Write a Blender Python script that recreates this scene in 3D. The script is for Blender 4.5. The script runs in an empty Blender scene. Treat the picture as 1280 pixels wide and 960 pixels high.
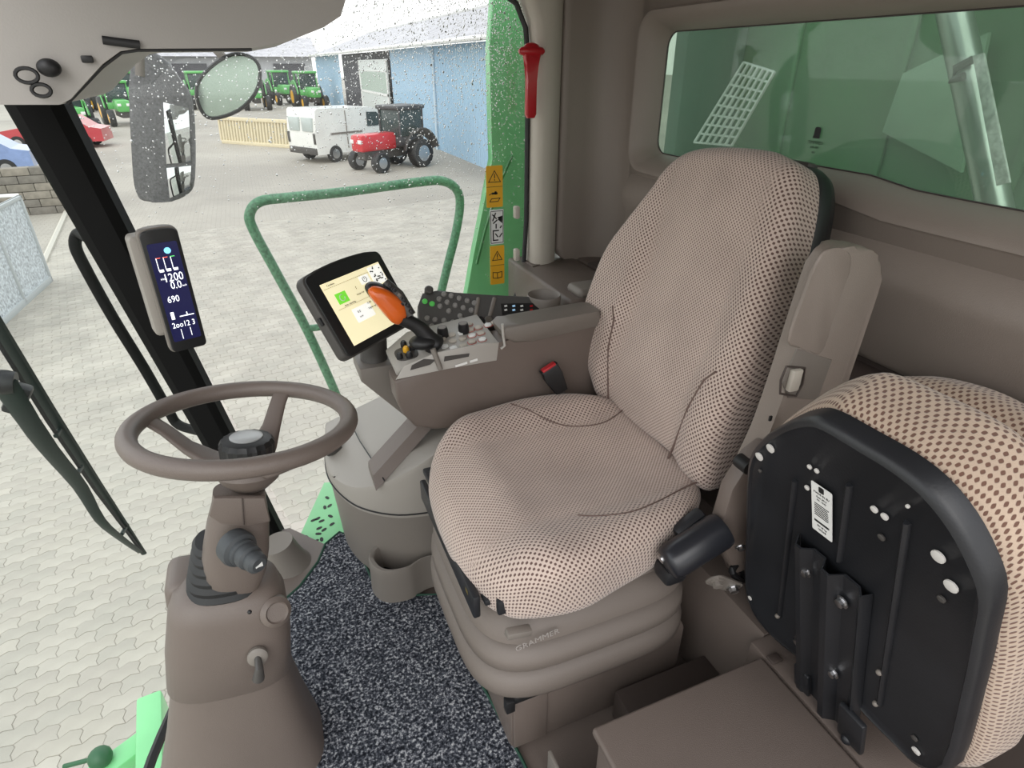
import bpy, bmesh, math, random
from mathutils import Matrix, Vector, Euler
random.seed(7)
SC = bpy.context.scene
COL = SC.collection
# ------------------------------------------------------------------ camera
CH = 1.35
F = 749.0
PIT = math.atan(400/749.0)
YAW = math.radians(22.4)
cd = bpy.data.cameras.new('camera'); cam = bpy.data.objects.new('camera', cd); COL.objects.link(cam)
cam.location = (0, 0, CH); cam.rotation_euler = (math.pi/2-PIT, 0, -YAW)
cd.sensor_width = 36; cd.lens = 36*F/1280; cd.clip_start = .02; cd.clip_end = 900
SC.camera = cam
# ------------------------------------------------------------------ sky, sun, exposure
W = bpy.data.worlds.new('sky'); SC.world = W; W.use_nodes = True
wn = W.node_tree; wn.nodes.clear()
wo = wn.nodes.new('ShaderNodeOutputWorld'); wb = wn.nodes.new('ShaderNodeBackground')
wc = wn.nodes.new('ShaderNodeTexCoord'); wz = wn.nodes.new('ShaderNodeSeparateXYZ'); wr = wn.nodes.new('ShaderNodeValToRGB')
wnz = wn.nodes.new('ShaderNodeTexNoise'); wnz.inputs['Scale'].default_value = 2.2; wnz.inputs['Detail'].default_value = 5
wm = wn.nodes.new('ShaderNodeMix'); wm.data_type = 'RGBA'; wm.blend_type = 'MULTIPLY'; wm.inputs[0].default_value = .25
wn.links.new(wc.outputs['Generated'], wz.inputs[0]); wn.links.new(wz.outputs['Z'], wr.inputs[0])
wn.links.new(wc.outputs['Generated'], wnz.inputs['Vector'])
wr.color_ramp.elements[0].position = 0; wr.color_ramp.elements[0].color = (1, .99, .965, 1)
wr.color_ramp.elements[1].position = .7; wr.color_ramp.elements[1].color = (.90, .93, 1, 1)
wn.links.new(wr.outputs[0], wm.inputs[6]); wn.links.new(wnz.outputs['Fac'], wm.inputs[7])
wn.links.new(wm.outputs[2], wb.inputs[0]); wn.links.new(wb.outputs[0], wo.inputs[0])
wb.inputs[1].default_value = 1.5
sd = bpy.data.lights.new('sun', 'SUN'); sun = bpy.data.objects.new('sun', sd); COL.objects.link(sun)
sd.energy = 1.0; sd.angle = math.radians(50); sd.color = (1, .96, .9)
sun.rotation_euler = Vector((.35, .75, -.75)).to_track_quat('-Z', 'Y').to_euler()
SC.view_settings.view_transform = 'Standard'; SC.view_settings.look = 'None'
SC.view_settings.gamma = 1; SC.view_settings.use_curve_mapping = False
SC.view_settings.exposure = 0.42
# ------------------------------------------------------------------ measuring helpers (pixel of the photo -> point on a real plane)
def ray(px, py):
    a, b = px-640, 480-py
    f = F*math.cos(PIT)+b*math.sin(PIT); u = b*math.cos(PIT)-F*math.sin(PIT)
    return Vector((math.sin(YAW)*f+math.cos(YAW)*a, math.cos(YAW)*f-math.sin(YAW)*a, u))
def P(px, py, x=None, y=None, z=None):
    r = ray(px, py)
    t = x/r.x if x is not None else y/r.y if y is not None else (z-CH)/r.z
    return Vector((r.x*t, r.y*t, CH+r.z*t))
def PP(px, py, o, n):
    r = ray(px, py); c = Vector((0, 0, CH)); n = Vector(n)
    return c+r*((Vector(o)-c).dot(n)/r.dot(n))
def frame(o, u, v):
    u = Vector(u).normalized(); v = Vector(v); v = (v-u*v.dot(u)).normalized(); w = u.cross(v)
    m = Matrix((u, v, w)).transposed().to_4x4(); m.translation = Vector(o); return m
def T(*o): return Matrix.Translation(Vector(o))
def RZ(a): return Matrix.Rotation(a, 4, 'Z')
# ------------------------------------------------------------------ materials
MATS = {}
def N(nt, t, **k):
    n = nt.nodes.new(t)
    for a, b in k.items(): setattr(n, a, b)
    return n
def mat(name, col, rough=.5, metal=0, bump=0, bscale=200, var=0, vscale=6, spec=.5, emit=0, coat=0):
    if name in MATS: return MATS[name]
    m = bpy.data.materials.new(name); m.use_nodes = True; nt = m.node_tree
    b = nt.nodes['Principled BSDF']
    b.inputs['Base Color'].default_value = (*col, 1); b.inputs['Roughness'].default_value = rough
    b.inputs['Metallic'].default_value = metal; b.inputs['Specular IOR Level'].default_value = spec
    b.inputs['Coat Weight'].default_value = coat
    tc = N(nt, 'ShaderNodeTexCoord')
    if bump:
        nz = N(nt, 'ShaderNodeTexNoise'); nz.inputs['Scale'].default_value = bscale; nz.inputs['Detail'].default_value = 3
        bp = N(nt, 'ShaderNodeBump'); bp.inputs['Strength'].default_value = bump; bp.inputs['Distance'].default_value = .002
        nt.links.new(tc.outputs['Object'], nz.inputs['Vector']); nt.links.new(nz.outputs['Fac'], bp.inputs['Height'])
        nt.links.new(bp.outputs[0], b.inputs['Normal'])
    if var:
        nz = N(nt, 'ShaderNodeTexNoise'); nz.inputs['Scale'].default_value = vscale; nz.inputs['Detail'].default_value = 6
        rp = N(nt, 'ShaderNodeValToRGB')
        rp.color_ramp.elements[0].position = .3; rp.color_ramp.elements[1].position = .7
        rp.color_ramp.elements[0].color = (*[c*(1-var) for c in col], 1); rp.color_ramp.elements[1].color = (*[min(1, c*(1+var)) for c in col], 1)
        nt.links.new(tc.outputs['Object'], nz.inputs['Vector']); nt.links.new(nz.outputs['Fac'], rp.inputs[0])
        nt.links.new(rp.outputs[0], b.inputs['Base Color'])
    if emit:
        b.inputs['Emission Color'].default_value = (*col, 1); b.inputs['Emission Strength'].default_value = emit
    MATS[name] = m; return m
TAN = mat('tan_plastic', (.255, .215, .187), .48, bump=.25, bscale=500, var=.03)
TANL = mat('light_tan_plastic', (.50, .46, .40), .6, bump=.2, bscale=500)
BRN = mat('brown_plastic', (.150, .120, .104), .42, bump=.3, bscale=600, var=.04)
BRND = mat('dark_brown_plastic', (.065, .050, .044), .45, bump=.3, bscale=600)
GRYL = mat('light_grey_plastic', (.31, .285, .255), .45, bump=.2, bscale=500)
GRY = mat('grey_plastic', (.19, .168, .148), .5, bump=.2, bscale=500)
SILV = mat('silver_panel', (.42, .40, .37), .4)
CHAR = mat('charcoal_plastic', (.065, .060, .056), .5, bump=.2, bscale=500)
BLK = mat('black_plastic', (.012, .012, .013), .45)
BLKM = mat('black_painted_steel', (.016, .017, .02), .38, bump=.1, bscale=300, var=.15, vscale=9)
RUB = mat('black_rubber', (.018, .018, .019), .6)
PIL = mat('black_pillar_paint', (.005, .005, .005), .7, spec=.15)
STEEL = mat('zinc_steel', (.55, .55, .56), .3, metal=1)
CHRM = mat('polished_steel', (.8, .8, .8), .18, metal=1)
WHT = mat('white_label', (.8, .8, .78), .5)
RED = mat('red_plastic', (.46, .010, .018), .3, coat=.3)
ORG = mat('orange_plastic', (.75, .13, .01), .28, coat=.5)
GRN = mat('green_paint', (.035, .22, .05), .35, coat=.3)
GRNL = mat('bright_green_paint', (.20, .58, .25), .4, coat=.3, var=.1, vscale=3)
GRNR = mat('weathered_green_rail', (.10, .25, .14), .45, bump=.5, bscale=90, var=.4, vscale=90)
YEL = mat('yellow_sticker', (.80, .42, .02), .5)
INK = mat('black_ink', (.01, .01, .01), .6)
def mask_glass(name, tint, gl=.025, dust=0.0, dcol=(.5, .6, .55)):
    m = bpy.data.materials.new(name); m.use_nodes = True; nt = m.node_tree; nt.nodes.clear()
    o = N(nt, 'ShaderNodeOutputMaterial'); t = N(nt, 'ShaderNodeBsdfTransparent'); g = N(nt, 'ShaderNodeBsdfGlossy')
    t.inputs[0].default_value = (*tint, 1); g.inputs['Roughness'].default_value = .02
    lw = N(nt, 'ShaderNodeValue'); lw.outputs[0].default_value = gl
    mx = N(nt, 'ShaderNodeMixShader'); nt.links.new(lw.outputs[0], mx.inputs[0]); nt.links.new(t.outputs[0], mx.inputs[1]); nt.links.new(g.outputs[0], mx.inputs[2])
    last = mx
    if dust:
        d = N(nt, 'ShaderNodeBsdfDiffuse'); d.inputs[0].default_value = (*dcol, 1)
        nz = N(nt, 'ShaderNodeTexNoise'); nz.inputs['Scale'].default_value = 3.5; nz.inputs['Detail'].default_value = 7
        tc = N(nt, 'ShaderNodeTexCoord'); mm = N(nt, 'ShaderNodeMath', operation='MULTIPLY'); mm.inputs[1].default_value = dust*2
        nt.links.new(tc.outputs['Object'], nz.inputs['Vector']); nt.links.new(nz.outputs['Fac'], mm.inputs[0])
        m2 = N(nt, 'ShaderNodeMixShader'); nt.links.new(mm.outputs[0], m2.inputs[0]); nt.links.new(mx.outputs[0], m2.inputs[1]); nt.links.new(d.outputs[0], m2.inputs[2]); last = m2
    nt.links.new(last.outputs[0], o.inputs[0]); MATS[name] = m; return m
GLS = mask_glass('side_glass', (.97, .985, .975), dust=.008, dcol=(.85, .9, .9))
GLF = mask_glass('front_glass', (.94, .985, .96), dust=.01)
GLR = mask_glass('rear_glass', (.72, .82, .74), gl=.05, dust=.26, dcol=(.30, .40, .33))
m = bpy.data.materials.new('water'); m.use_nodes = True; b = m.node_tree.nodes['Principled BSDF']
b.inputs['Transmission Weight'].default_value = 1; b.inputs['IOR'].default_value = 1.33; b.inputs['Roughness'].default_value = 0
WATER = m
def fabric(name, base, dark, pu=.0056, pv=.0060, thr=.28, rib=None):
    """woven seat cloth: staggered dark dots; optional ribbed centre band |u-rib[0]|<rib[1]"""
    m = bpy.data.materials.new(name); m.use_nodes = True; nt = m.node_tree; L = nt.links
    b = nt.nodes['Principled BSDF']; b.inputs['Roughness'].default_value = .9; b.inputs['Specular IOR Level'].default_value = .15
    b.inputs['Sheen Weight'].default_value = .3
    uv = N(nt, 'ShaderNodeUVMap'); sp = N(nt, 'ShaderNodeSeparateXYZ'); L.new(uv.outputs[0], sp.inputs[0])
    def M(op, a, b_=None, c=None):
        n = N(nt, 'ShaderNodeMath', operation=op)
        for i, v in enumerate((a, b_, c)):
            if v is None: continue
            if isinstance(v, (int, float)): n.inputs[i].default_value = v
            else: L.new(v, n.inputs[i])
        return n.outputs[0]
    def lattice(su, sv):
        cu = M('COSINE', M('MULTIPLY', sp.outputs[0], math.pi/su)); cv = M('COSINE', M('MULTIPLY', sp.outputs[1], math.pi/sv))
        return M('MULTIPLY', cu, cv)
    d = lattice(pu, pv)
    tc = N(nt, 'ShaderNodeTexCoord')
    nz = N(nt, 'ShaderNodeTexNoise'); nz.inputs['Scale'].default_value = 9; nz.inputs['Detail'].default_value = 5; L.new(tc.outputs['Object'], nz.inputs['Vector'])
    nf = N(nt, 'ShaderNodeTexNoise'); nf.inputs['Scale'].default_value = 700; L.new(tc.outputs['Object'], nf.inputs['Vector'])
    rp = N(nt, 'ShaderNodeMapRange'); rp.inputs['From Min'].default_value = thr-.12; rp.inputs['From Max'].default_value = thr+.18
    L.new(d, rp.inputs['Value'])
    fac = rp.outputs[0]
    if rib:
        d2 = lattice(pu*.8, pv*.75)
        r2 = N(nt, 'ShaderNodeMapRange'); r2.inputs['From Min'].default_value = .12; r2.inputs['From Max'].default_value = .5; L.new(d2, r2.inputs['Value'])
        f2 = M('MULTIPLY', r2.outputs[0], .85)
        ab = M('ABSOLUTE', M('SUBTRACT', sp.outputs[rib[2]], rib[0]))
        mk = N(nt, 'ShaderNodeMapRange'); mk.inputs['From Min'].default_value = rib[1]-.02; mk.inputs['From Max'].default_value = rib[1]+.02; L.new(ab, mk.inputs['Value'])
        mx = N(nt, 'ShaderNodeMix'); L.new(mk.outputs[0], mx.inputs[0]); L.new(f2, mx.inputs[2]); L.new(fac, mx.inputs[3]); fac = mx.outputs[0]
    c1 = N(nt, 'ShaderNodeMix', data_type='RGBA'); L.new(nz.outputs['Fac'], c1.inputs[0])
    c1.inputs[6].default_value = (*[c*.78 for c in base], 1); c1.inputs[7].default_value = (*[min(1, c*1.2) for c in base], 1)
    c2 = N(nt, 'ShaderNodeMix', data_type='RGBA'); L.new(fac, c2.inputs[0]); L.new(c1.outputs[2], c2.inputs[6]); c2.inputs[7].default_value = (*dark, 1)
    L.new(c2.outputs[2], b.inputs['Base Color'])
    bp = N(nt, 'ShaderNodeBump'); bp.inputs['Strength'].default_value = .5; bp.inputs['Distance'].default_value = .002; bp.invert = True
    hh = M('ADD', fac, M('MULTIPLY', nf.outputs['Fac'], .5)); L.new(hh, bp.inputs['Height']); L.new(bp.outputs[0], b.inputs['Normal'])
    MATS[name] = m; return m
FAB = fabric('seat_cloth', (.56, .45, .39), (.13, .078, .068), rib=(0, .155, 0))
FABB = fabric('seat_cloth_back', (.56, .45, .39), (.13, .078, .068), rib=(0, .14, 0))
FABI = fabric('instructor_cloth', (.48, .37, .285), (.15, .080, .058), .0064, .0064, .26)
# carpet
def carpet():
    m = bpy.data.materials.new('carpet'); m.use_nodes = True; nt = m.node_tree; L = nt.links
    b = nt.nodes['Principled BSDF']; b.inputs['Roughness'].default_value = .95; b.inputs['Specular IOR Level'].default_value = .1
    tc = N(nt, 'ShaderNodeTexCoord'); nz = N(nt, 'ShaderNodeTexNoise'); nz.inputs['Scale'].default_value = 150; nz.inputs['Detail'].default_value = 4
    nz.inputs['Roughness'].default_value = .7
    L.new(tc.outputs['Object'], nz.inputs['Vector'])
    rp = N(nt, 'ShaderNodeValToRGB'); e = rp.color_ramp.elements
    e[0].position = .40; e[0].color = (.010, .011, .015, 1); e[1].position = .63; e[1].color = (.46, .46, .47, 1)
    k = e.new(.50); k.color = (.055, .060, .075, 1); k = e.new(.56); k.color = (.14, .145, .165, 1)
    L.new(nz.outputs['Fac'], rp.inputs[0]); L.new(rp.outputs[0], b.inputs['Base Color'])
    bp = N(nt, 'ShaderNodeBump'); bp.inputs['Strength'].default_value = .8; bp.inputs['Distance'].default_value = .004
    L.new(nz.outputs['Fac'], bp.inputs['Height']); L.new(bp.outputs[0], b.inputs['Normal'])
    return m
CARP = carpet()
# ------------------------------------------------------------------ object helpers
def tag(o, label=None, cat=None, group=None, kind=None):
    if label: o['label'] = label
    if cat: o['category'] = cat
    if group: o['group'] = group
    if kind: o['kind'] = kind
    return o
def empty(name, loc, label=None, cat=None, group=None):
    o = bpy.data.objects.new(name, None); COL.objects.link(o); o.location = loc; o.empty_display_size = .05
    ROOTS[o.name] = Vector(loc)
    return tag(o, label, cat, group)
ROOTS = {}
def wloc(o):
    v = Vector((0, 0, 0))
    while o: v = v+o.location; o = o.parent
    return v
def link(name, me, material, parent=None, smooth=True):
    if material is not None and not me.materials: me.materials.append(material)
    o = bpy.data.objects.new(name, me); COL.objects.link(o)
    if parent:
        o.parent = parent; o.location = -wloc(parent)
    return o
def build(name, bm, material, parent=None, smooth=True, ang=40):
    bmesh.ops.recalc_face_normals(bm, faces=bm.faces[:])
    me = bpy.data.meshes.new(name)
    if smooth:
        a = math.radians(ang)
        for f in bm.faces: f.smooth = True
        for e in bm.edges:
            if len(e.link_faces) == 2 and e.calc_face_angle(0) > a: e.smooth = False
    bm.to_mesh(me); bm.free()
    return link(name, me, material, parent)
def NB(): return bmesh.new()
def box(bm, size, M=Matrix(), bevel=0, seg=2):
    r = bmesh.ops.create_cube(bm, size=1, matrix=M @ Matrix.Diagonal((*size, 1)))
    if bevel:
        es = list({e for v in r['verts'] for e in v.link_edges})
        bmesh.ops.bevel(bm, geom=es, offset=bevel, segments=seg, profile=.5, affect='EDGES')
def bx(bm, x0, x1, y0, y1, z0, z1, bevel=0, seg=2):
    box(bm, (x1-x0, y1-y0, z1-z0), T((x0+x1)/2, (y0+y1)/2, (z0+z1)/2), bevel, seg)
def catmull(pts, n=8, closed=False):
    pts = [Vector(p) for p in pts]; out = []; m = len(pts)
    for i in range(m if closed else m-1):
        if closed: a, b, c, d = (pts[(i+k-1) % m] for k in range(4))
        else: a, b, c, d = pts[max(i-1, 0)], pts[i], pts[i+1], pts[min(i+2, m-1)]
        for k in range(n):
            t = k/n; out.append(.5*((2*b)+(c-a)*t+(2*a-5*b+4*c-d)*t*t+(3*b-a-3*c+d)*t**3))
    if not closed: out.append(pts[-1])
    return out
def tube(bm, pts, r, n=10, closed=False, caps=True, flat=1.0, upv=None):
    pts = [Vector(p) for p in pts]; m = len(pts); rr = r if isinstance(r, (list, tuple)) else [r]*m
    rings = []; prev = None
    for i, p in enumerate(pts):
        if closed: t = pts[(i+1) % m]-pts[i-1]
        else: t = pts[min(i+1, m-1)]-pts[max(i-1, 0)]
        t.normalize()
        if prev is None:
            ref = Vector(upv) if upv else (Vector((0, 0, 1)) if abs(t.z) < .9 else Vector((1, 0, 0)))
            u = (ref-t*ref.dot(t)).normalized()
        else: u = (prev-t*prev.dot(t)).normalized()
        prev = u; v = t.cross(u)
        rings.append([bm.verts.new(p+u*(math.cos(2*math.pi*k/n)*rr[i])+v*(math.sin(2*math.pi*k/n)*rr[i]*flat)) for k in range(n)])
    for i in range(m if closed else m-1):
        a, b = rings[i], rings[(i+1) % m]
        for k in range(n): bm.faces.new((a[k], a[(k+1) % n], b[(k+1) % n], b[k]))
    if caps and not closed:
        bm.faces.new(rings[0][::-1]); bm.faces.new(rings[-1])
def lathe(bm, prof, M=Matrix(), n=32, sq=None):
    """prof: list of (r, z)"""
    rings = []
    for r, z in prof:
        ring = []
        for k in range(n):
            a = 2*math.pi*k/n; c, s = math.cos(a), math.sin(a)
            if sq:
                e = 2/sq; c = math.copysign(abs(c)**e, c); s = math.copysign(abs(s)**e, s)
            ring.append(bm.verts.new(M @ Vector((r*c, r*s, z))))
        rings.append(ring)
    for a, b in zip(rings, rings[1:]):
        for k in range(n): bm.faces.new((a[k], a[(k+1) % n], b[(k+1) % n], b[k]))
    bm.faces.new(rings[0][::-1]); bm.faces.new(rings[-1])
def loft(bm, rings, caps=True, closed=True):
    vs = [[bm.verts.new(p) for p in r] for r in rings]; n = len(vs[0])
    for a, b in zip(vs, vs[1:]):
        for k in range(n if closed else n-1): bm.faces.new((a[k], a[(k+1) % n], b[(k+1) % n], b[k]))
    if caps: bm.faces.new(vs[0][::-1]); bm.faces.new(vs[-1])
    return vs
def prism(bm, outline, M, d, bevel=0, seg=2):
    """outline (u, v) in M's plane, extruded from w=0 to w=d"""
    n = len(outline)
    a = [bm.verts.new(M @ Vector((u, v, 0))) for u, v in outline]; b = [bm.verts.new(M @ Vector((u, v, d))) for u, v in outline]
    f = [bm.faces.new(a[::-1]), bm.faces.new(b)]
    for k in range(n): bm.faces.new((a[k], a[(k+1) % n], b[(k+1) % n], b[k]))
    if bevel:
        es = [e for e in f[1].edges]+[e for e in f[0].edges]
        bmesh.ops.bevel(bm, geom=es, offset=bevel, segments=seg, profile=.5, affect='EDGES')
def rrect(w, h, r, n=5):
    out = []
    for cx, cy, a0 in ((w/2-r, h/2-r, 0), (-w/2+r, h/2-r, 90), (-w/2+r, -h/2+r, 180), (w/2-r, -h/2+r, 270)):
        for k in range(n+1):
            a = math.radians(a0+90*k/n); out.append((cx+r*math.cos(a), cy+r*math.sin(a)))
    return out
def superell(rx, ry, e=4, n=32):
    out = []
    for k in range(n):
        a = 2*math.pi*k/n; c, s = math.cos(a), math.sin(a)
        out.append((rx*math.copysign(abs(c)**(2/e), c), ry*math.copysign(abs(s)**(2/e), s)))
    return out
def text(name, s, size, M, material, parent, depth=.0004, align='CENTER', sx=1):
    cu = bpy.data.curves.new(name, 'FONT'); cu.body = s; cu.size = size; cu.extrude = depth/2; cu.align_x = align; cu.align_y = 'CENTER'
    cu.resolution_u = 2
    t = bpy.data.objects.new('tmp_text', cu); COL.objects.link(t)
    dg = bpy.context.evaluated_depsgraph_get(); me = bpy.data.meshes.new_from_object(t.evaluated_get(dg)); bpy.data.objects.remove(t)
    me.transform(M @ Matrix.Diagonal((sx, 1, 1, 1))); me.materials.clear()
    return link(name, me, material, parent)
def pillow(name, outline, M, height, depth, material, parent, er=.03, rings=16, smooth_n=6, center=None):
    """cushion: smooth closed outline in M's plane, domed by height(u,v), sides of given depth. UVs in metres."""
    o = catmull([Vector((a, b, 0)) for a, b in outline], smooth_n, True); n = len(o)
    c = Vector((*center, 0)) if center else sum(o, Vector())/n
    R = sum((p-c).length for p in o)/n
    bm = NB(); uvl = bm.loops.layers.uv.new('UVMap'); uvd = {}
    prof = []
    s1 = 1-er/R
    for k in range(1, rings+1): prof.append((s1*k/rings, 0, 'top'))
    for k in range(1, 7):
        a = math.pi/2*k/6; prof.append((s1+(1-s1)*math.sin(a), -er*(1-math.cos(a)), 'e'))
    for k in range(1, 5): prof.append((1-.012*k/4, -er-(depth-2*er)*k/4, 's'))
    for k in range(1, 5):
        a = math.pi/2*k/4; prof.append((.988-(1-s1)*(1-math.cos(a))*.9, -depth+er-er*math.sin(a), 's'))
    cv = bm.verts.new(M @ Vector((c.x, c.y, height(c.x, c.y)))); uvd[cv] = (c.x, c.y)
    last = None; prev = None; run = 0
    for s, dz, kind in prof:
        ring = []
        if prev is not None: run += math.hypot((s-prev[0])*R, dz-prev[1])
        else: run = s*R
        prev = (s, dz)
        for p in o:
            q = c+(p-c)*s; z = height(q.x, q.y)+dz if kind != 's' else height(q.x, q.y)*max(0, 1+(dz+er)/(depth))+dz
            v = bm.verts.new(M @ Vector((q.x, q.y, z))); d = (p-c); k = run/R
            uvd[v] = (c.x+d.x*k, c.y+d.y*k) if d.length > 0 else (c.x, c.y)
            ring.append(v)
        if last is None:
            for k in range(n): bm.faces.new((cv, ring[k], ring[(k+1) % n]))
        else:
            for k in range(n): bm.faces.new((last[k], ring[k], ring[(k+1) % n], last[(k+1) % n]))
        last = ring
    bm.faces.new(last[::-1])
    for f in bm.faces:
        for l in f.loops: l[uvl].uv = uvd[l.vert]
    return build(name, bm, material, parent, ang=80)
def bolt(parent, p, n, r=.007, name='bolt', material=STEEL):
    n = Vector(n).normalized(); M = n.to_track_quat('Z', 'Y').to_matrix().to_4x4(); M.translation = Vector(p)
    bm = NB(); lathe(bm, [(r*1.5, 0), (r*1.5, r*.25), (r, r*.3), (r, r*1.1), (r*.5, r*1.2)], M, 8); return build(name, bm, material, parent)
def struct(o): o['kind'] = 'structure'; return o
def ball(bm, c, r, s=(1, 1, 1), u=14, v=10, M=Matrix()):
    bmesh.ops.create_uvsphere(bm, u_segments=u, v_segments=v, radius=r, matrix=T(*c) @ M @ Matrix.Diagonal((*s, 1)))

# ================================================================== THE GROUND OUTSIDE
GZ = -2.2
gm = bpy.data.materials.new('yard'); gm.use_nodes = True; nt = gm.node_tree; L = nt.links; gb = nt.nodes['Principled BSDF']; gb.inputs['Roughness'].default_value = .8
tc = N(nt, 'ShaderNodeTexCoord'); br = N(nt, 'ShaderNodeTexBrick'); br.inputs['Scale'].default_value = 1; br.inputs['Brick Width'].default_value = .22; br.inputs['Row Height'].default_value = .11
br.inputs['Mortar Size'].default_value = .006; br.inputs['Color1'].default_value = (.42, .39, .34, 1); br.inputs['Color2'].default_value = (.39, .365, .32, 1); br.inputs['Mortar'].default_value = (.28, .26, .225, 1)
nz = N(nt, 'ShaderNodeTexNoise'); nz.inputs['Scale'].default_value = .22; nz.inputs['Detail'].default_value = 6
mx = N(nt, 'ShaderNodeMix', data_type='RGBA', blend_type='MULTIPLY'); mx.inputs[0].default_value = .55
rp = N(nt, 'ShaderNodeValToRGB'); rp.color_ramp.elements[0].position = .35; rp.color_ramp.elements[0].color = (.62, .6, .58, 1); rp.color_ramp.elements[1].position = .65; rp.color_ramp.elements[1].color = (1.1, 1.08, 1.04, 1)
L.new(tc.outputs['Object'], br.inputs['Vector']); L.new(tc.outputs['Object'], nz.inputs['Vector']); L.new(nz.outputs['Fac'], rp.inputs[0]); L.new(br.outputs['Color'], mx.inputs[6]); L.new(rp.outputs[0], mx.inputs[7]); L.new(mx.outputs[2], gb.inputs['Base Color'])
ground = empty('ground', (0, 0, 0)); struct(ground)
bm = NB(); bmesh.ops.create_grid(bm, x_segments=1, y_segments=1, size=150, matrix=T(0, 60, GZ+.0075)); gp = build('yard_paving', bm, gm, ground)
JNT = mat('joint_sand', (.25, .23, .19), .95, var=.2, vscale=20)
PAV = [mat('paver_%d' % i, c, .75, bump=.5, bscale=120, var=.13, vscale=2.5) for i, c in enumerate([(.40, .37, .315), (.385, .355, .305), (.415, .385, .33), (.375, .35, .30)])]
# zigzag interlocking paver .224 x .112
def paver_outline():
    L_, H_ = .224, .112; a = .011; g = .0012; q = L_/4
    top = [(i*q, a if i % 2 else -a) for i in range(5)]
    side = [(0, -a+g), (-.010, H_*.3), (.010, H_*.7), (0, H_-a-g)]
    bot = [(min(max(x, g), L_-g), y+g) for x, y in top]
    up = [(min(max(x, g), L_-g), y+H_-g) for x, y in top][::-1]
    rs = [(L_-g-.010, H_*.3), (L_-g+.010, H_*.7)]; ls = [(g-.010, H_*.3), (g+.010, H_*.7)][::-1]
    return bot+rs+up+ls
PO = paver_outline()
def paver_mesh(o3, hz=.0):
    n = len(PO); vs = []; fs = []
    cx, cy = .112, .056
    for z, s in ((-.03, 1), (-.002, 1), (0, .975)):
        for u, v in PO: vs.append((cx+(u-cx)*s-cx, cy+(v-cy)*s-cy, z))
    for k in range(n):
        j = (k+1) % n; fs += [(k, j, n+j, n+k), (n+k, n+j, 2*n+j, 2*n+k)]
    fs.append(tuple(range(2*n, 3*n))); return vs, fs
vs0, fs0 = paver_mesh(None)
pmes = []
for i in range(4):
    me = bpy.data.meshes.new('paver'); me.from_pydata(vs0, [], fs0); me.materials.append(PAV[i]); pmes.append(me)
PA = math.radians(12); ca, sa = math.cos(PA), math.sin(PA)
def proj(X, Y, Z):
    Z -= CH; f = math.sin(YAW)*X+math.cos(YAW)*Y; a = math.cos(YAW)*X-math.sin(YAW)*Y
    d = f*math.cos(PIT)-Z*math.sin(PIT); u = f*math.sin(PIT)+Z*math.cos(PIT)
    return (640+F*a/d, 480-F*u/d, d) if d > .05 else (-9999, -9999, d)
cand = []
for j in range(10, 145):
    for i in range(-70, 70):
        u = (i+.5*(j % 2))*.224; v = j*.112; x = u*ca-v*sa; y = u*sa+v*ca
        px, py, d = proj(x, y, GZ)
        if -60 < px < 660 and 150 < py < 1010 and not (px > 470 and py > 560) and y > 1.3: cand.append((d, x, y, px, py))
cand.sort()
def vis(px, py): return (px < 205 or (205 < px < 420 and py < 690)) and py < 960 and px > 0
near = [c for c in cand if vis(c[3], c[4])][:300]
nset = set(near)
for k, (d, x, y, px, py) in enumerate(near):
    o = bpy.data.objects.new('paver', pmes[random.randrange(4)]); COL.objects.link(o); o.parent = ground
    o.location = (x, y, GZ+.012+random.uniform(-.0015, .0015)); o.rotation_euler = (0, 0, PA)
V = []; Fc = []; mi = []
n = len(PO)
for c in cand:
    if c in nset: continue
    b0 = len(V); dz = random.uniform(-.0015, .0015); mm = random.randrange(4)
    for vx, vy, vz in vs0[n:]: V.append((c[1]+vx*ca-vy*sa, c[2]+vx*sa+vy*ca, GZ+.012+vz+dz-(.006 if vz < -.001 else 0)))
    for k in range(n): j = (k+1) % n; Fc.append((b0+k, b0+j, b0+n+j, b0+n+k)); mi.append(mm)
    Fc.append(tuple(range(b0+n, b0+2*n))); mi.append(mm)
me = bpy.data.meshes.new('distant_pavers'); me.from_pydata(V, [], Fc)
for q in PAV: me.materials.append(q)
me.polygons.foreach_set('material_index', mi)
o = link('distant_pavers', me, None, ground); o['kind'] = 'stuff'

# ================================================================== CAB SHELL
XR = 1.10; YR = 1.80
bm = NB(); prism(bm, [(-.255, -.1), (1.2, -.1), (1.2, 1.84), (.10, 1.84), (.09, 1.60), (.05, 1.615), (.0, 1.575), (-.02, 1.60), (-.10, 1.70), (-.20, 1.70), (-.22, 1.40), (-.31, 1.2), (-.31, .8)], T(0, 0, -.10), .088); struct(build('floor', bm, BRN))
# carpet mat with stitched edge
mo = [(-.245, .35), (.33, .35), (.315, .70), (.30, .86), (.285, 1.0), (.275, 1.225), (.22, 1.245), (.14, 1.265), (.112, 1.33), (.10, 1.44), (.085, 1.56), (.05, 1.60), (.0, 1.56), (-.03, 1.49), (-.09, 1.41), (-.14, 1.37), (-.25, 1.36), (-.30, 1.2), (-.30, .8)]
mroot = empty('carpet_mat', (0, 1, 0), 'speckled blue-grey carpet mat with green edge covering the cab floor', 'mat')
bm = NB(); prism(bm, mo, T(0, 0, -.012), .014); build('carpet_pile', bm, CARP, mroot, smooth=False)
bm = NB(); tube(bm, [(x, y, .002) for x, y in mo], .004, 6, closed=True); tag(build('edge_binding', bm, mat('green_binding', (.01, .05, .03), .7), mroot), 'dark green edge binding')

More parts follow.
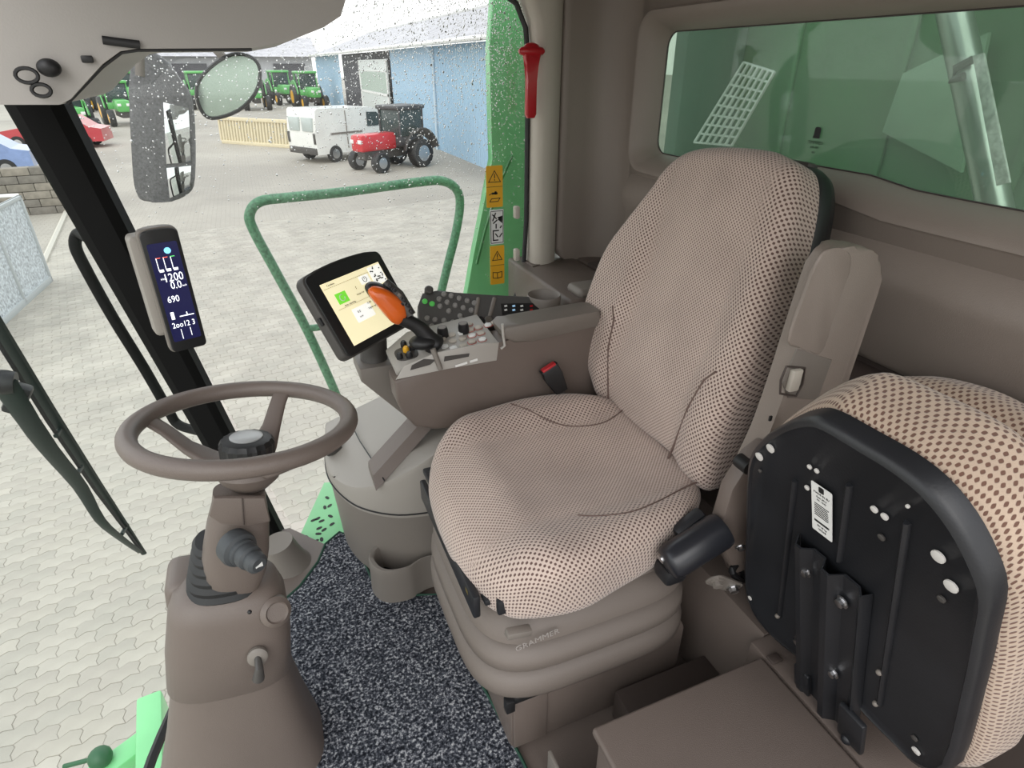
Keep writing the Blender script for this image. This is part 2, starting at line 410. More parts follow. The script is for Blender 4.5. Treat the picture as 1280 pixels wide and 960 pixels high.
# rear wall with window recess (ring mesh)
def ring_pts(y0, y1, z0, z1, r, x, bump=0, n=9):
    pts = []
    for cy, cz, a0 in ((y0+r, z1-r, 90), (y1-r, z1-r, 0), (y1-r, z0+r, 270), (y0+r, z0+r, 180)):
        for k in range(n+1):
            a = math.radians(a0+90*(1-k/n)) if False else math.radians(a0+90-90*k/n)
            pts.append(Vector((x, cy+r*math.cos(a), cz+r*math.sin(a))))
        # straight samples to the next corner
        if len(pts) in (2*(n+1)*0,): pass
    out = []
    m_ = len(pts)
    for i, p in enumerate(pts):
        out.append(p); q = pts[(i+1) % m_]
        if (q-p).length > .15:
            for k in range(1, 16): out.append(p.lerp(q, k/16))
    if bump:
        for p in out:
            if p.z < (z0+z1)/2-.02:
                t = max(0, min(1, (1.28-p.y)/.12)); t2 = max(0, min(1, (.90-p.y)/.12))
                p.z += bump*(t*t*(3-2*t)-.35*t2*t2*(3-2*t2))
    return out
wy0 = -.05
rings = [ring_pts(-.30, YR-.10, .815, 1.64, .004, XR),
         ring_pts(wy0-.05, 1.698, 1.052, 1.488, .07, XR-.002, .04),
         ring_pts(wy0-.045, 1.694, 1.060, 1.480, .066, XR-.013, .04),
         ring_pts(wy0-.032, 1.684, 1.078, 1.462, .06, XR-.010, .04),
         ring_pts(wy0-.005, 1.66, 1.105, 1.435, .045, XR+.055, .04),
         ring_pts(wy0, 1.655, 1.11, 1.43, .04, XR+.07, .04)]
bm = NB(); loft(bm, rings, caps=False)
struct(build('wall_rear', bm, TAN, ang=60))
w1 = empty('window_1', (XR+.06, .9, 1.26)); struct(w1)
bm = NB(); r0 = ring_pts(wy0-.01, 1.665, 1.10, 1.44, .04, XR+.066, .04); r1 = [p+Vector((.006, 0, 0)) for p in r0]; loft(bm, [r0, r1]); build('glass_pane', bm, GLR, w1, smooth=False)
bm = NB(); tube(bm, ring_pts(wy0+.0, 1.655, 1.11, 1.43, .04, XR+.066, .04), .0015, 6, closed=True); build('window_seal', bm, CHAR, w1)
# maker's mark etched on the rear glass
Mg = frame(P(1022, 165, x=XR+.063), (0, -1, 0), (0, 0, 1))
bm = NB(); prism(bm, rrect(.017, .020, .005), Mg, .0004); prism(bm, [(-.009, -.004), (.0, .002), (.009, -.004), (.009, -.009), (-.009, -.009)], Mg @ T(0, -.004, .0002), .0004)
build('glass_mark', bm, INK, w1, smooth=False)
for k, (s, sz) in enumerate((('TEMPERED', .009), ('43R-001', .007), ('AS2', .006))):
    text('glass_lettering', s, sz, Mg @ T(0, -.022-.010*k, 0), INK, w1)
# lower rear panels
bm = NB()
prof = [(XR, .815), (XR-.012, .83), (XR-.012, .93), (XR-.03, .97), (XR-.03, 1.00), (XR-.005, 1.045), (XR+.004, 1.05), (XR+.02, 1.04), (XR+.02, .815)]
loft(bm, [[Vector((x, y, z)) for x, z in prof] for y in (-.30, 1.68)])
struct(build('trim_1', bm, TAN))
bm = NB(); bx(bm, .98, 1.16, -.3, 1.72, .20, .765, .006); struct(build('trim_2', bm, BRND))
bm = NB()
for yy in (.42, .52): bx(bm, 1.0, XR-.01, yy, yy+.003, .765, .768)
bx(bm, 1.03, 1.18, -.3, 1.7, .765, .80, .006); bx(bm, 1.108, 1.18, -.3, 1.7, .80, .84); struct(build('trim_3', bm, BRND))
# right rear side panel
bm = NB(); pl = []
for k in range(9):
    a = math.radians(90*k/8); pl.append((XR-.10+.10*math.cos(math.radians(90)-a), YR-.10+.10*math.sin(math.radians(90)-a)))
plan = [(.905, YR+.03), (.905, YR+.006), (.912, YR-.001)]+[(.93+.06*k, YR) for k in range(2)]+pl+[(XR, YR-.101)]
low = [Vector((max(x, .905+.02), y, .752)) for x, y in plan]
rr = []
for z, c in ((.752, .045), (.757, .03), (.772, .012), (.80, 0), (1.64, 0)):
    rr.append([Vector((x+c*max(0, 1-(x-.905)/.06), y, z)) for x, y in plan])
loft(bm, rr, caps=False, closed=False); struct(build('wall_right', bm, TAN, ang=60))
# B pillar
bm = NB()
pp = [(.812, YR+.05), (.812, YR-.0), (.818, YR-.022), (.835, YR-.03), (.862, YR-.026), (.895, YR-.008), (.903, YR+.01), (.903, YR+.05)]
def bp_ring(z, s=0): return [Vector((x-s*(1 if x < .85 else 0), y, z)) for x, y in pp]
loft(bm, [bp_ring(.60, .04), bp_ring(.66, .018), bp_ring(.73, .003), bp_ring(.80), bp_ring(1.40), bp_ring(1.46, .01), bp_ring(1.52, .035), bp_ring(1.64, .12)])
struct(build('trim_4', bm, TANL, ang=50))
bm = NB(); loft(bm, [[Vector(p) for p in ((x0, 1.76, z), (x1, 1.80, z), (x1, 1.86, z), (x0, 1.86, z))] for x0, x1, z in ((.77, .90, .35), (.77, .90, .62), (.80, .92, .76))]); struct(build('trim_5', bm, BRN))
# ceiling and headliner
bm = NB(); bx(bm, -.35, 1.22, -.05, 1.90, 1.62, 1.66, .01); struct(build('ceiling', bm, TAN))
TOPM = mat('headliner', (.40, .38, .355), .6, bump=.1, bscale=300)
bm = NB()
hz = [(p.x, p.z) for p in [P(*q, y=1.22) for q in [(-120, 131), (74, 131), (88, 124), (128, 80), (150, 64), (170, 61), (315, 60), (360, 52), (405, 34), (426, 20), (432, 0), (434, -120), (-120, -120)]]]
loft(bm, [[Vector((x, y, z)) for x, z in hz] for y in (1.22, 1.50, 1.62)])
struct(build('trim_6', bm, TOPM, ang=30))
bm = NB(); tube(bm, [P(*q, y=1.23) for q in [(84, 130), (128, 84), (152, 66), (172, 63), (315, 62)]], .0022, 6); struct(build('trim_7', bm, BLK))
bm = NB(); tube(bm, [P(*q, y=1.215) for q in [(128, 50), (150, 53), (175, 56)]], .006, 8, flat=.4); struct(build('trim_8', bm, BLK))
# A pillar
pa = P(46, 130, y=1.70); pb = P(340, 672, y=1.70); 
dv = (pb-pa).normalized(); pa2 = pa-dv*.12; pb2 = pb+dv*.03
Mf = frame(pa2, dv, (1, 0, 0)); bm = NB()
ln = (pb2-pa2).length
w0, w1_ = .060, .040
loft(bm, [[Mf @ Vector((t, u*s, w)) for u, w in ((-1, -.03), (-.9, .02), (-.5, .035), (.5, .035), (.9, .02), (1, -.03))] for t, s in ((0, w0), (ln*.5, .049), (ln, w1_))])
struct(build('trim_9', bm, PIL, ang=30))
bm = NB(); bc = P(352, 690, y=1.60); lathe(bm, [(.11, -.06), (.108, 0), (.085, .012), (.066, .05), (.055, .10), (.05, .135), (.044, .135)], T(-.115, 1.535, -.05) @ Matrix.Rotation(math.radians(-9), 4, 'Y') @ Matrix.Scale(.95, 4), 28); struct(build('trim_10', bm, GRY))
# right window
w2 = empty('window_2', (.25, 1.84, .7)); struct(w2)
go = [(-.10, -.10), (.76, -.10), (.80, .02), (.808, .30), (.812, .78), (.812, 1.40), (.80, 1.50), (.75, 1.60), (-.44, 1.60), (-.40, 1.30)]
Mw = frame((0, 1.835, 0), (1, 0, 0), (0, 0, 1)); bm = NB(); prism(bm, go, Mw, .005); build('glass_pane', bm, GLS, w2, smooth=False)
bm = NB(); tube(bm, [(x-.004, 1.828, z) for x, z in [(.66, -.1), (.71, .40), (.735, .56), (.775, .645), (.800, .74), (.808, .9), (.808, 1.36), (.80, 1.44), (.77, 1.50), (.70, 1.54)]], .008, 8); build('window_gasket', bm, BLK, w2)
bm = NB()
for py in (265, 318):
    q = P(645, py, y=1.80); bx(bm, q.x-.008, q.x+.01, 1.785, 1.81, q.z-.02, q.z+.02, .006)
build('gasket_clip', bm, TANL, w2)
# rain drops on the outside of the right glass
V = []; Fc = []
def drop(x, z, r):
    b0 = len(V); y = 1.8405; st = random.uniform(.9, 1.5)
    for k in range(6): a = k*math.pi/3; V.append((x+r*math.cos(a), y, z+r*st*math.sin(a)))
    for k in range(6): a = (k+.5)*math.pi/3; V.append((x+r*.6*math.cos(a), y+r*.35, z+r*.6*st*math.sin(a)))
    V.append((x, y+r*.45, z))
    for k in range(6):
        j = (k+1) % 6; Fc.append((b0+k, b0+j, b0+6+k)); Fc.append((b0+j, b0+6+j, b0+6+k)); Fc.append((b0+6+k, b0+6+j, b0+12))
    Fc.append(tuple(b0+k for k in range(5, -1, -1)))
for k in range(13000):
    x = random.uniform(-.40, .80); z = 1.56-abs(random.gauss(0, .26))
    if random.random() > (.25 if x < 0 else .25+1.1*x): continue
    if z > .35: drop(x, z, random.uniform(.0009, .0019) if random.random() < .95 else random.uniform(.002, .003))
me = bpy.data.meshes.new('rain_drops'); me.from_pydata(V, [], Fc); me.polygons.foreach_set('use_smooth', [True]*len(Fc))
o = link('rain_drops', me, WATER, w2); o['kind'] = 'stuff'
# warning stickers on the glass
def sticker(px, py0, py1, wid, base, draw, nm='warning_sticker', lab=None):
    a = P(px, py0, y=1.825); b = P(px, py1, y=1.825); c = (a+b)/2; h = (a-b).length
    M = frame(c, (1, 0, 0), (0, 0, 1)); bm = NB(); prism(bm, rrect(wid, h, .003, 2), M, .0015)
    o = build(nm, bm, base, w2, smooth=False)
    if lab: tag(o, lab)
    bm = NB(); draw(bm, M @ T(0, 0, .0017), wid, h); build('sticker_print', bm, INK, o, smooth=False)
def line(bm, M, x0, y0, x1, y1, t=.0022):
    v = Vector((x1-x0, y1-y0, 0)); a = math.atan2(v.y, v.x)
    box(bm, (v.length+t, t, .0008), M @ T((x0+x1)/2, (y0+y1)/2, 0) @ RZ(a))
def tri(bm, M, cy, s):
    line(bm, M, -s, cy-s*.8, s, cy-s*.8); line(bm, M, -s, cy-s*.8, 0, cy+s*.9); line(bm, M, s, cy-s*.8, 0, cy+s*.9)
    line(bm, M, 0, cy+s*.35, 0, cy-s*.15, .003); line(bm, M, 0, cy-s*.45, 0, cy-s*.5, .003)
def d_warn1(bm, M, w, h):
    line(bm, M, -w*.48, 0, w*.48, 0, .0012); tri(bm, M, h*.24, w*.36)
    box(bm, (w*.35, .006, .0008), M @ T(0, -h*.16, 0)); box(bm, (w*.12, .010, .0008), M @ T(.003, -h*.15, 0)); line(bm, M, -w*.32, -h*.19, -w*.15, -h*.15)
    for a in ((-w*.3, -h*.36, w*.2, -h*.36), (w*.2, -h*.36, w*.33, -h*.28), (-w*.2, -h*.29, w*.3, -h*.28), (-w*.3, -h*.36, -w*.2, -h*.29)): line(bm, M, *a)
def d_warn2(bm, M, w, h):
    line(bm, M, -w*.48, 0, w*.48, 0, .0012); tri(bm, M, h*.24, w*.34); y = -h*.25; s = w*.32
    for a in ((-s, y-s*.6, 0, y-s*.75), (0, y-s*.75, s, y-s*.6), (-s, y+s*.6, 0, y+s*.45), (0, y+s*.45, s, y+s*.6), (-s, y-s*.6, -s, y+s*.6), (s, y-s*.6, s, y+s*.6), (0, y-s*.75, 0, y+s*.45)): line(bm, M, *a)
def d_info(bm, M, w, h):
    for a in ((-w*.45, h*.46, w*.45, h*.46), (-w*.45, -h*.46, w*.45, -h*.46), (-w*.45, -h*.46, -w*.45, h*.46), (w*.45, -h*.46, w*.45, h*.46)): line(bm, M, *a, .002)
    prism(bm, [(w*.02, h*.28), (w*.4, h*.18), (w*.4, h*.32), (w*.2, h*.2)], M, .0008)
    prism(bm, [(w*.05, h*.22), (w*.4, h*.10), (w*.38, h*.28)], M, .0006)
    for a in ((-w*.3, h*.36, -w*.05, h*.25), (-w*.3, h*.2, -w*.1, h*.4), (-w*.25, h*.12, 0, h*.2), (-.003, -h*.02, -.003, h*.08), (w*.25, -h*.02, w*.32, h*.02),
              (-w*.28, -h*.1, w*.1, -h*.1), (-w*.28, -h*.1, -w*.28, -h*.38), (-w*.28, -h*.38, w*.05, -h*.38), (-w*.1, -h*.2, w*.05, -h*.28), (w*.2, -h*.28, w*.35, -h*.2)): line(bm, M, *a, .004)
sticker(618, 207, 259, .055, YEL, d_warn1, lab='yellow warning sticker with triangle and machine symbol')
sticker(621, 262, 305, .047, WHT, d_info, 'instruction_sticker', 'white pictogram sticker between the yellow ones')
sticker(621.5, 307, 355, .050, YEL, d_warn2, lab='yellow warning sticker with triangle and open book')
# windscreen: curved glass leaning forward at the top
w3 = empty('window_3', (-.55, .95, .7)); struct(w3)
arc = catmull([(-.165, 1.70, 0), (-.33, 1.55, 0), (-.48, 1.25, 0), (-.54, .95, 0), (-.48, .60, 0), (-.33, .32, 0), (-.165, .18, 0)], 5)
bm = NB(); loft(bm, [[p+Vector((-.20*z, 0, z)) for p in arc] for z in (-.15, .3, .8, 1.30)], caps=False, closed=False)
build('glass_pane', bm, GLF, w3)
bm = NB(); tube(bm, [p+Vector((.03, 0, -.15)) for p in arc], .012, 6); build('window_seal', bm, RUB, w3)

# ================================================================== OPERATOR SEAT
seat = empty('operator_seat', (.52, .97, 0), 'large operator seat in dotted beige cloth on tan bellows in the middle of the cab', 'seat')
SX, SY = .50, .955
so = [(.235, 1.05), (.232, .95), (.235, .86), (.252, .775), (.290, .705), (.355, .672), (.43, .668), (.51, .685), (.60, .705), (.69, .735), (.765, .79), (.80, .88), (.80, 1.05), (.775, 1.17), (.70, 1.235), (.60, 1.262), (.50, 1.262), (.38, 1.235), (.29, 1.18), (.252, 1.12)]
def hc(u, v):   # local u = -(y-SY) , v = x-SX ; we use u=y offset, v=x offset
    e = max(0, abs(u)-.15)
    h = .035+.28*min(e, .07)*(1 if v > -.18 else max(0, (v+.26)/.08))
    h -= .030*math.exp(-((u)**2/.02+(v-.10)**2/.03))
    if v < -.12: h -= (v+.12)**2*2.2
    h += .008*math.exp(-((v+.14)/.05)**2)
    ds = math.hypot(v-.08+ .6*(abs(u)-.17), 0)
    return h
Mc = frame((SX, SY, .535), (0, -1, 0), (1, 0, 0))   # w = u x v = (0,-1,0)x(1,0,0) = +z
pillow('seat_cushion', [(-(y-SY), x-SX) for x, y in so], Mc, hc, .125, FAB, seat, er=.045, rings=26)
def onseat(x, y, d=.0): return Mc @ Vector((-(y-SY), x-SX, hc(-(y-SY), x-SX)+d))
SEAM = mat('seam_thread', (.15, .10, .085), .9)
for pts in ([(.80, .80), (.72, .79), (.63, .765), (.56, .755), (.50, .775), (.47, .80)], [(.78, 1.12), (.70, 1.09), (.63, 1.10), (.57, 1.13), (.52, 1.19), (.50, 1.22)]):
    bm = NB(); c = catmull([(x, y, 0) for x, y in pts], 6); tube(bm, [onseat(p.x, p.y, .0002) for p in c], .0020, 6); build('seam', bm, SEAM, seat)
# backrest
bo = (.775, 0, .5); bn = (-1, 0, .23)
bpx = [(765, 515), (750, 470), (744, 420), (748, 375), (763, 325), (790, 280), (822, 235), (846, 203), (872, 187), (915, 184), (960, 188), (984, 198), (998, 212), (1001, 245), (992, 300), (977, 360), (958, 430), (937, 500), (912, 565), (893, 612), (868, 598), (830, 560)]
Mb = frame((bo[0], 1.0, bo[2]), (0, -1, 0), (.23, 0, 1)); Mbi = Mb.inverted()   # u=-y, v=up slope, w = (0,-1,0)x(.23,0,1) = (-1,0,.23)
bl = [Mbi @ PP(px, py, bo, bn) for px, py in bpx]
buc = sum(p.x for p in bl)/len(bl)
print('back u', min(p.x for p in bl), max(p.x for p in bl), 'v', max(p.y for p in bl), buc)
def hb(u, v):
    e = max(0, abs(u-buc)-.13); h = .028+.35*min(e, .06)*(1 if v < .45 else max(0, (.6-v)/.15))
    h += .018*math.exp(-((v-.20)/.10)**2); h -= .010*math.exp(-((v-.02)/.05)**2)
    h += .008*math.exp(-((v-.62)/.08)**2)
    return h
Mbb = Mb @ T(buc, 0, 0)
pillow('backrest', [(p.x-buc, p.y) for p in bl][::-1], Mbb, lambda u, v: hb(u+buc, v), .10, FABB, seat, er=.038, rings=26)
def onback(u, v, d=0): return Mbb @ Vector((u, v, hb(u+buc, v)+d))
for s in (-1, 1):
    bm = NB(); tube(bm, [onback(s*x, v, .001) for x, v in ((.12, .0), (.145, .10), (.165, .2), (.178, .27), (.20, .30))], .0025, 6); build('seam', bm, SEAM, seat)
bm = NB()
sh = catmull([Vector((p.x-buc, p.y, 0)) for p in bl][::-1], 4, True); cc = sum(sh, Vector())/len(sh)
loft(bm, [[Mbb @ Vector((*(cc.xy+(p-cc).xy*s), w)) for p in sh] for s, w in ((.97, -.055), (.985, -.062), (.99, -.085), (.97, -.105), (.88, -.12), (.5, -.125))])
build('backrest_shell', bm, BLK, seat, ang=50)
bm = NB(); box(bm, (.055, .020, .03), Mbb @ T(.10, .705, -.075), .006); build('headrest_cap', bm, CHAR, seat)
# suspension bellows
sup = superell(1, 1, 4.2, 48)
def sring(cx, cy, rx, ry, z, tilt=0): return [Vector((cx+rx*a, cy+ry*b, z+tilt*a)) for a, b in sup]
bm = NB(); rings = []
prof = [(-.012, .19), (.004, .195), (.012, .21), (.012, .235), (.0, .255), (-.012, .262), (-.002, .268), (.008, .283), (.006, .31), (-.008, .326), (-.018, .332), (-.010, .338), (.0, .352), (-.004, .385), (-.022, .402), (-.03, .408), (-.02, .415), (-.014, .43), (-.022, .455), (-.05, .468)]
for d, z in prof: rings.append(sring(.495, .955, .255+(d*1.7 if d < 0 and z < .42 else d), .245+(d*1.7 if d < 0 and z < .42 else d), z))
loft(bm, rings); build('suspension_bellows', bm, mat('bellows_rubber', (.165, .138, .120), .55, bump=.2, bscale=400), seat, ang=60)
# pedestal
bm = NB(); bx(bm, .30, .74, .735, 1.20, 0, .205, .012); build('pedestal', bm, BRN, seat)
bm = NB(); bx(bm, .305, .385, .729, .737, .01, .165, .004); build('access_cover', bm, BRN, seat)
bm = NB(); bx(bm, .30, .365, .724, .742, .172, .19, .003); bx(bm, .285, .305, .72, .74, .155, .19, .003); build('black_clip', bm, BLK, seat)
# slide rails, pan
bm = NB(); bx(bm, .27, .74, .72, .735, .455, .49, .004); bx(bm, .235, .25, .76, 1.15, .42, .475, .004); bx(bm, .255, .76, .75, 1.20, .455, .47, .004); build('slide_rail', bm, BLKM, seat)
bm = NB(); tube(bm, [(.262, 1.12, .485), (.252, 1.02, .475), (.248, .90, .47), (.258, .80, .462)], .009, 8); build('adjuster_bar', bm, CHAR, seat)
bm = NB(); tube(bm, [(.29, 1.15, .39), (.272, 1.155, .42), (.272, 1.16, .48), (.29, 1.165, .52)], .009, 8, flat=1.6); build('side_loop', bm, BLK, seat)
q = P(585, 738, x=.238); bm = NB(); box(bm, (.006, .018, .014), T(*q), .002); tag(build('brass_catch', bm, mat('brass', (.5, .38, .08), .35, metal=.8), seat), 'small brass coloured catch')
bm = NB(); q = P(648, 790, y=.70); box(bm, (.05, .02, .016), T(*q) @ Matrix.Rotation(.2, 4, 'Y'), .004); build('front_latch', bm, GRY, seat)
qM = frame(P(672, 800, y=.705), (1, 0, .12), (0, 0, 1))
text('embossed_word', 'GRAMMER', .020, qM, mat('emboss', (.34, .31, .29), .5), seat, .001)
# recline motor (black drum) on the near side
a = P(835, 705, y=.665); b = P(905, 660, y=.665)
ax = (b-a).normalized(); Md = ax.to_track_quat('Z', 'Y').to_matrix().to_4x4(); Md.translation = a; ln = (b-a).length
bm = NB(); lathe(bm, [(.022, -.004), (.030, 0), (.033, .006), (.035, .02), (.036, ln-.015), (.033, ln-.003), (.024, ln)], Md, 28); dr = build('recline_drum', bm, mat('satin_black', (.018, .019, .024), .3), seat)
bm = NB(); lathe(bm, [(.010, -.008), (.010, .0)], Md @ T(.012, .008, 0), 12); build('drum_screw', bm, STEEL, dr)
bm = NB(); q = P(862, 655, y=.71); box(bm, (.07, .03, .03), T(*q) @ Matrix.Rotation(-.5, 4, 'Y'), .008); build('drum_bracket', bm, BLKM, seat); bm = NB(); q = P(838, 712, y=.69); box(bm, (.05, .05, .04), T(*q), .01); build('drum_bracket', bm, BLKM, seat)
# side bracket holding the raised armrest
n0 = .70
br = [(884, 655), (900, 600), (925, 560), (945, 545), (975, 560), (970, 640), (945, 690), (905, 705)]
bl2 = [P(px, py, y=n0) for px, py in br]
Ms = frame((0, n0, 0), (1, 0, 0), (0, 0, 1)); bm = NB(); prism(bm, [(p.x, p.z) for p in bl2], Ms, .035, .008); build('side_bracket', bm, BRN, seat)
bm = NB(); q = P(928, 578, y=.68); lathe(bm, [(.014, -.01), (.014, .02)], T(*q) @ Matrix.Rotation(math.pi/2, 4, 'X'), 16); build('pivot_cap', bm, BLK, seat)
# raised armrest
arm = empty('folded_armrest', (.76, .68, .6), 'tan left armrest folded upright against the side of the operator seat', 'armrest')
apx = [(1048, 305), (1070, 305), (1090, 322), (1090, 345), (1073, 400), (1053, 460), (1036, 510), (1005, 560), (985, 640), (925, 640), (928, 590), (950, 540), (972, 480), (998, 400), (1022, 330), (1032, 312)]
apl = [P(px, py, y=.70) for px, py in apx]
ac = catmull([Vector((p.x, p.z, 0)) for p in apl], 3, True)
bm = NB(); prism(bm, [(p.x, p.y) for p in ac], frame((0, .725, 0), (1, 0, 0), (0, 0, 1)), .045, .010, 3); build('armrest_body', bm, TAN, arm, ang=50)
q = [P(px, py, y=.675) for px, py in [(1040, 312), (1058, 313), (1067, 330), (1045, 395), (1030, 442), (1010, 437), (988, 428), (1008, 372), (1026, 325)]]
bm = NB(); c = catmull([Vector((p.x, p.z, 0)) for p in q], 4, True); prism(bm, [(p.x, p.y) for p in c], frame((0, .6845, 0), (1, 0, 0), (0, 0, 1)), .006, .003, 3); build('armrest_pad', bm, TAN, arm, ang=60)
q = [P(px, py, y=.678) for px, py in [(996, 436), (1040, 450), (1022, 500), (985, 497), (978, 480)]]
bm = NB(); prism(bm, [(p.x, p.z) for p in q], frame((0, .6805, 0), (1, 0, 0), (0, 0, 1)), .003, .001); build('recess_plate', bm, GRY, arm)
qc = P(993, 475, y=.672); qt = P(997, 460, y=.672); bm = NB(); dd = (qt-qc).normalized(); box(bm, (.022, .042, .012), frame(qc, (dd.z, 0, -dd.x), dd) , .003); build('release_button', bm, TANL, arm)
bm = NB(); tube(bm, [P(975, 492, y=.676), P(976, 475, y=.676), P(983, 458, y=.676), P(1006, 460, y=.676), P(1003, 480, y=.676), P(995, 495, y=.676)], .0022, 6, closed=True); build('button_surround', bm, BRND, arm)
q = P(963, 523, y=.674); bm = NB(); box(bm, (.006, .004, .010), T(*q), .001); build('screw_hole', bm, BLK, arm)

# ================================================================== ARMREST CONSOLE
con = empty('armrest_console', (.5, 1.38, .5), 'brown armrest console with button panel on the far side of the seat', 'console')
YC = 1.27
# body: side outline from pixels, extruded away
sidepx = [(493, 478), (500, 473), (560, 455), (626, 432), (640, 420), (740, 398), (752, 396), (752, 505), (700, 525), (545, 538), (520, 535), (505, 520), (497, 505)]
sp_ = [P(px, py, y=YC) for px, py in sidepx]
bm = NB(); prism(bm, [(p.x, p.z) for p in sp_], frame((0, YC+.075, 0), (1, 0, 0), (0, 0, 1)), .075, .010, 3); build('console_body', bm, BRN, con, ang=35)
# rounded nose
bm = NB()
nose = [(.222, .672), (.224, .60), (.245, .555), (.30, .53)]
# armrest lid
lp = [(628, 414), (634, 408), (650, 407), (745, 390), (752, 389), (752, 407), (745, 408), (665, 427), (645, 430), (631, 424)]
l3 = [P(px, py, y=YC-.005) for px, py in lp]
bm = NB(); prism(bm, [(p.x, p.z) for p in l3], frame((0, YC+.075, 0), (1, 0, 0), (0, 0, 1)), .08, .010, 3); build('armrest_lid', bm, GRY, con, ang=50)
bm = NB(); tube(bm, [P(628, 405, y=YC-.004), P(629, 420, y=YC-.004), P(631, 432, y=YC-.004), P(626, 436, y=YC-.004)], .0035, 8); build('lid_hinge', bm, SILV, con)
# silver sloping side face of the control panel
A = P(495, 468, y=YC+.004); B = P(625, 430, y=YC+.004); 
bm = NB()
f0 = [(495, 474), (622, 452), (622, 434), (500, 464)]
fp = [P(px, py, y=YC-.002) for px, py in [(495, 475), (560, 461), (621, 451), (624, 428), (600, 430), (545, 441), (505, 458)]]
prism(bm, [(p.x, p.z) for p in fp], frame((0, YC+.002, 0), (1, 0, 0), (0, 0, 1)), .004, .0015); build('side_fascia', bm, SILV, con)
for pxs in ([(513, 463), (538, 456), (545, 450), (530, 449), (515, 457)], [(555, 452), (586, 446), (587, 442), (556, 446)]):
    g = [P(px, py, y=YC-.005) for px, py in pxs]; bm = NB(); prism(bm, [(p.x, p.z) for p in g], frame((0, YC-.0035, 0), (1, 0, 0), (0, 0, 1)), .001); build('grip_slot', bm, CHAR, con)
g = frame(P(585, 453, y=YC-.0045), (1, 0, .14), (0, 0, 1)); bm = NB(); line(bm, g, -.03, 0, -.005, 0, .006); line(bm, g, .008, 0, .022, 0, .006); build('panel_mark', bm, WHT, con)
# top control deck
z0a = P(560, 450, y=YC); TA = P(505, 462, y=YC+.005); TB = P(624, 430, y=YC+.005)
du = (TB-TA).normalized(); tn = Vector((-du.z, 0, du.x)); dvv = Vector((0, 1, .12)).normalized()
Mt = frame(TA, du, dvv); Lt = (TB-TA).length
bm = NB(); prism(bm, [(-.02, .0), (Lt, 0), (Lt, .16), (.05, .16), (-.02, .10)], Mt @ T(0, 0, -.012), .016, .003); build('control_deck', bm, SILV, con)
print('deck', TA, TB, Lt)
def deckpt(px, py):  # pixel on deck plane
    p = PP(px, py, Mt @ Vector((0, 0, .004)), Mt.to_3x3() @ Vector((0, 0, 1))); return Mt.inverted() @ p
redline = mat('red_ring', (.5, .12, .10), .5)
k = 0
for px, py in [(567, 436), (579, 433), (590, 428), (603, 425), (566, 427), (578, 424), (590, 420), (601, 417), (565, 419), (577, 417), (588, 413), (598, 410), (610, 407), (618, 404), (586, 406), (556, 434), (553, 425)]:
    q = deckpt(px, py); bm = NB(); M = Mt @ T(q.x, q.y, .004); prism(bm, superell(.0095, .0075, 3, 16), M, .005, .0015); b_ = build('push_button', bm, TANL if k % 3 else WHT, con); k += 1
    if px > 585: bm = NB(); tube(bm, [M @ Vector((u, v, .0003)) for u, v in superell(.0108, .0088, 3, 16)], .0009, 5, closed=True); build('button_ring', bm, redline, b_)
for px, py in [(554, 412), (580, 407)]:
    q = deckpt(px, py+8); bm = NB(); lathe(bm, [(.014, 0), (.014, .016), (.012, .026), (.010, .026)], Mt @ T(q.x, q.y, .004), 20); kn = build('rotary_knob', bm, BLK, con)
    bm = NB(); lathe(bm, [(.010, .0262), (.010, .0272)], Mt @ T(q.x, q.y, .004), 20); build('knob_cap', bm, GRY, kn)
# little cluster at the nose
for px, py, m_ in [(508, 440, YEL), (500, 448, BLK), (512, 447, BLK), (505, 433, BLK), (516, 437, BLK)]:
    q = deckpt(px, py); bm = NB(); lathe(bm, [(.008, 0), (.008, .010), (.005, .016)], Mt @ T(q.x, q.y, .004), 12); build('toggle_switch', bm, m_, con)
q = deckpt(508, 442); bm = NB(); prism(bm, superell(.028, .03, 3, 20), Mt @ T(q.x, q.y, .002), .004, .001); build('switch_plate', bm, CHAR, con)
# second lower arm of the console carrying monitor
bm = NB(); s2 = [P(px, py, y=1.42) for px, py in [(450, 462), (495, 455), (500, 480), (560, 530), (530, 540), (500, 515), (452, 478)]]
prism(bm, [(p.x, p.z) for p in s2], frame((0, 1.55, 0), (1, 0, 0), (0, 0, 1)), .13, .006); build('console_underside', bm, GRY, con)
# joystick
joy = empty('multifunction_joystick', P(545, 455, y=1.33), 'orange and black joystick lever with thumb buttons on the console', 'joystick')
g0 = P(551, 462, y=1.258); g1 = P(541, 436, y=1.272); 
bm = NB(); tube(bm, [g0, g1], [.006, .007], 10); build('lever', bm, GRY, joy)
c0 = P(538, 425, y=1.32); c1 = P(522, 408, y=1.325); c2 = P(501, 398, y=1.325); c3 = P(484, 382, y=1.325); c4 = P(466, 364, y=1.325)
bm = NB(); tube(bm, catmull([P(545, 432, y=1.32), c0, c1, c2], 4), [.024, .026, .028, .026, .022, .020, .019, .019, .018, .017, .017, .016, .016], 14); ball(bm, P(530, 427, y=1.32), .030, (1.25, 1, .62)); build('lever_boot', bm, BLK, joy)
vw = (Vector((0, 0, CH))-c2).normalized()
ua = (c4-c2).normalized(); Mj = frame((c2+c4)/2+vw*.0, ua, vw.cross(ua))
def gripring(s, w): return [Mj @ Vector((u*1.0, v, w)) for u, v in s]
gs = [(x, y) for x, y in superell(.058, .025, 2.6, 28)]
gs = [(x, y*(1-.25*(x/.058))-.006*(1-(x/.058)**2)) for x, y in gs]
bm = NB(); loft(bm, [[Mj @ Vector((x*s, y*s, w)) for x, y in gs] for s, w in ((.6, .018), (.85, .014), (.97, .006), (1, -.002))]); build('grip_face', bm, ORG, joy)
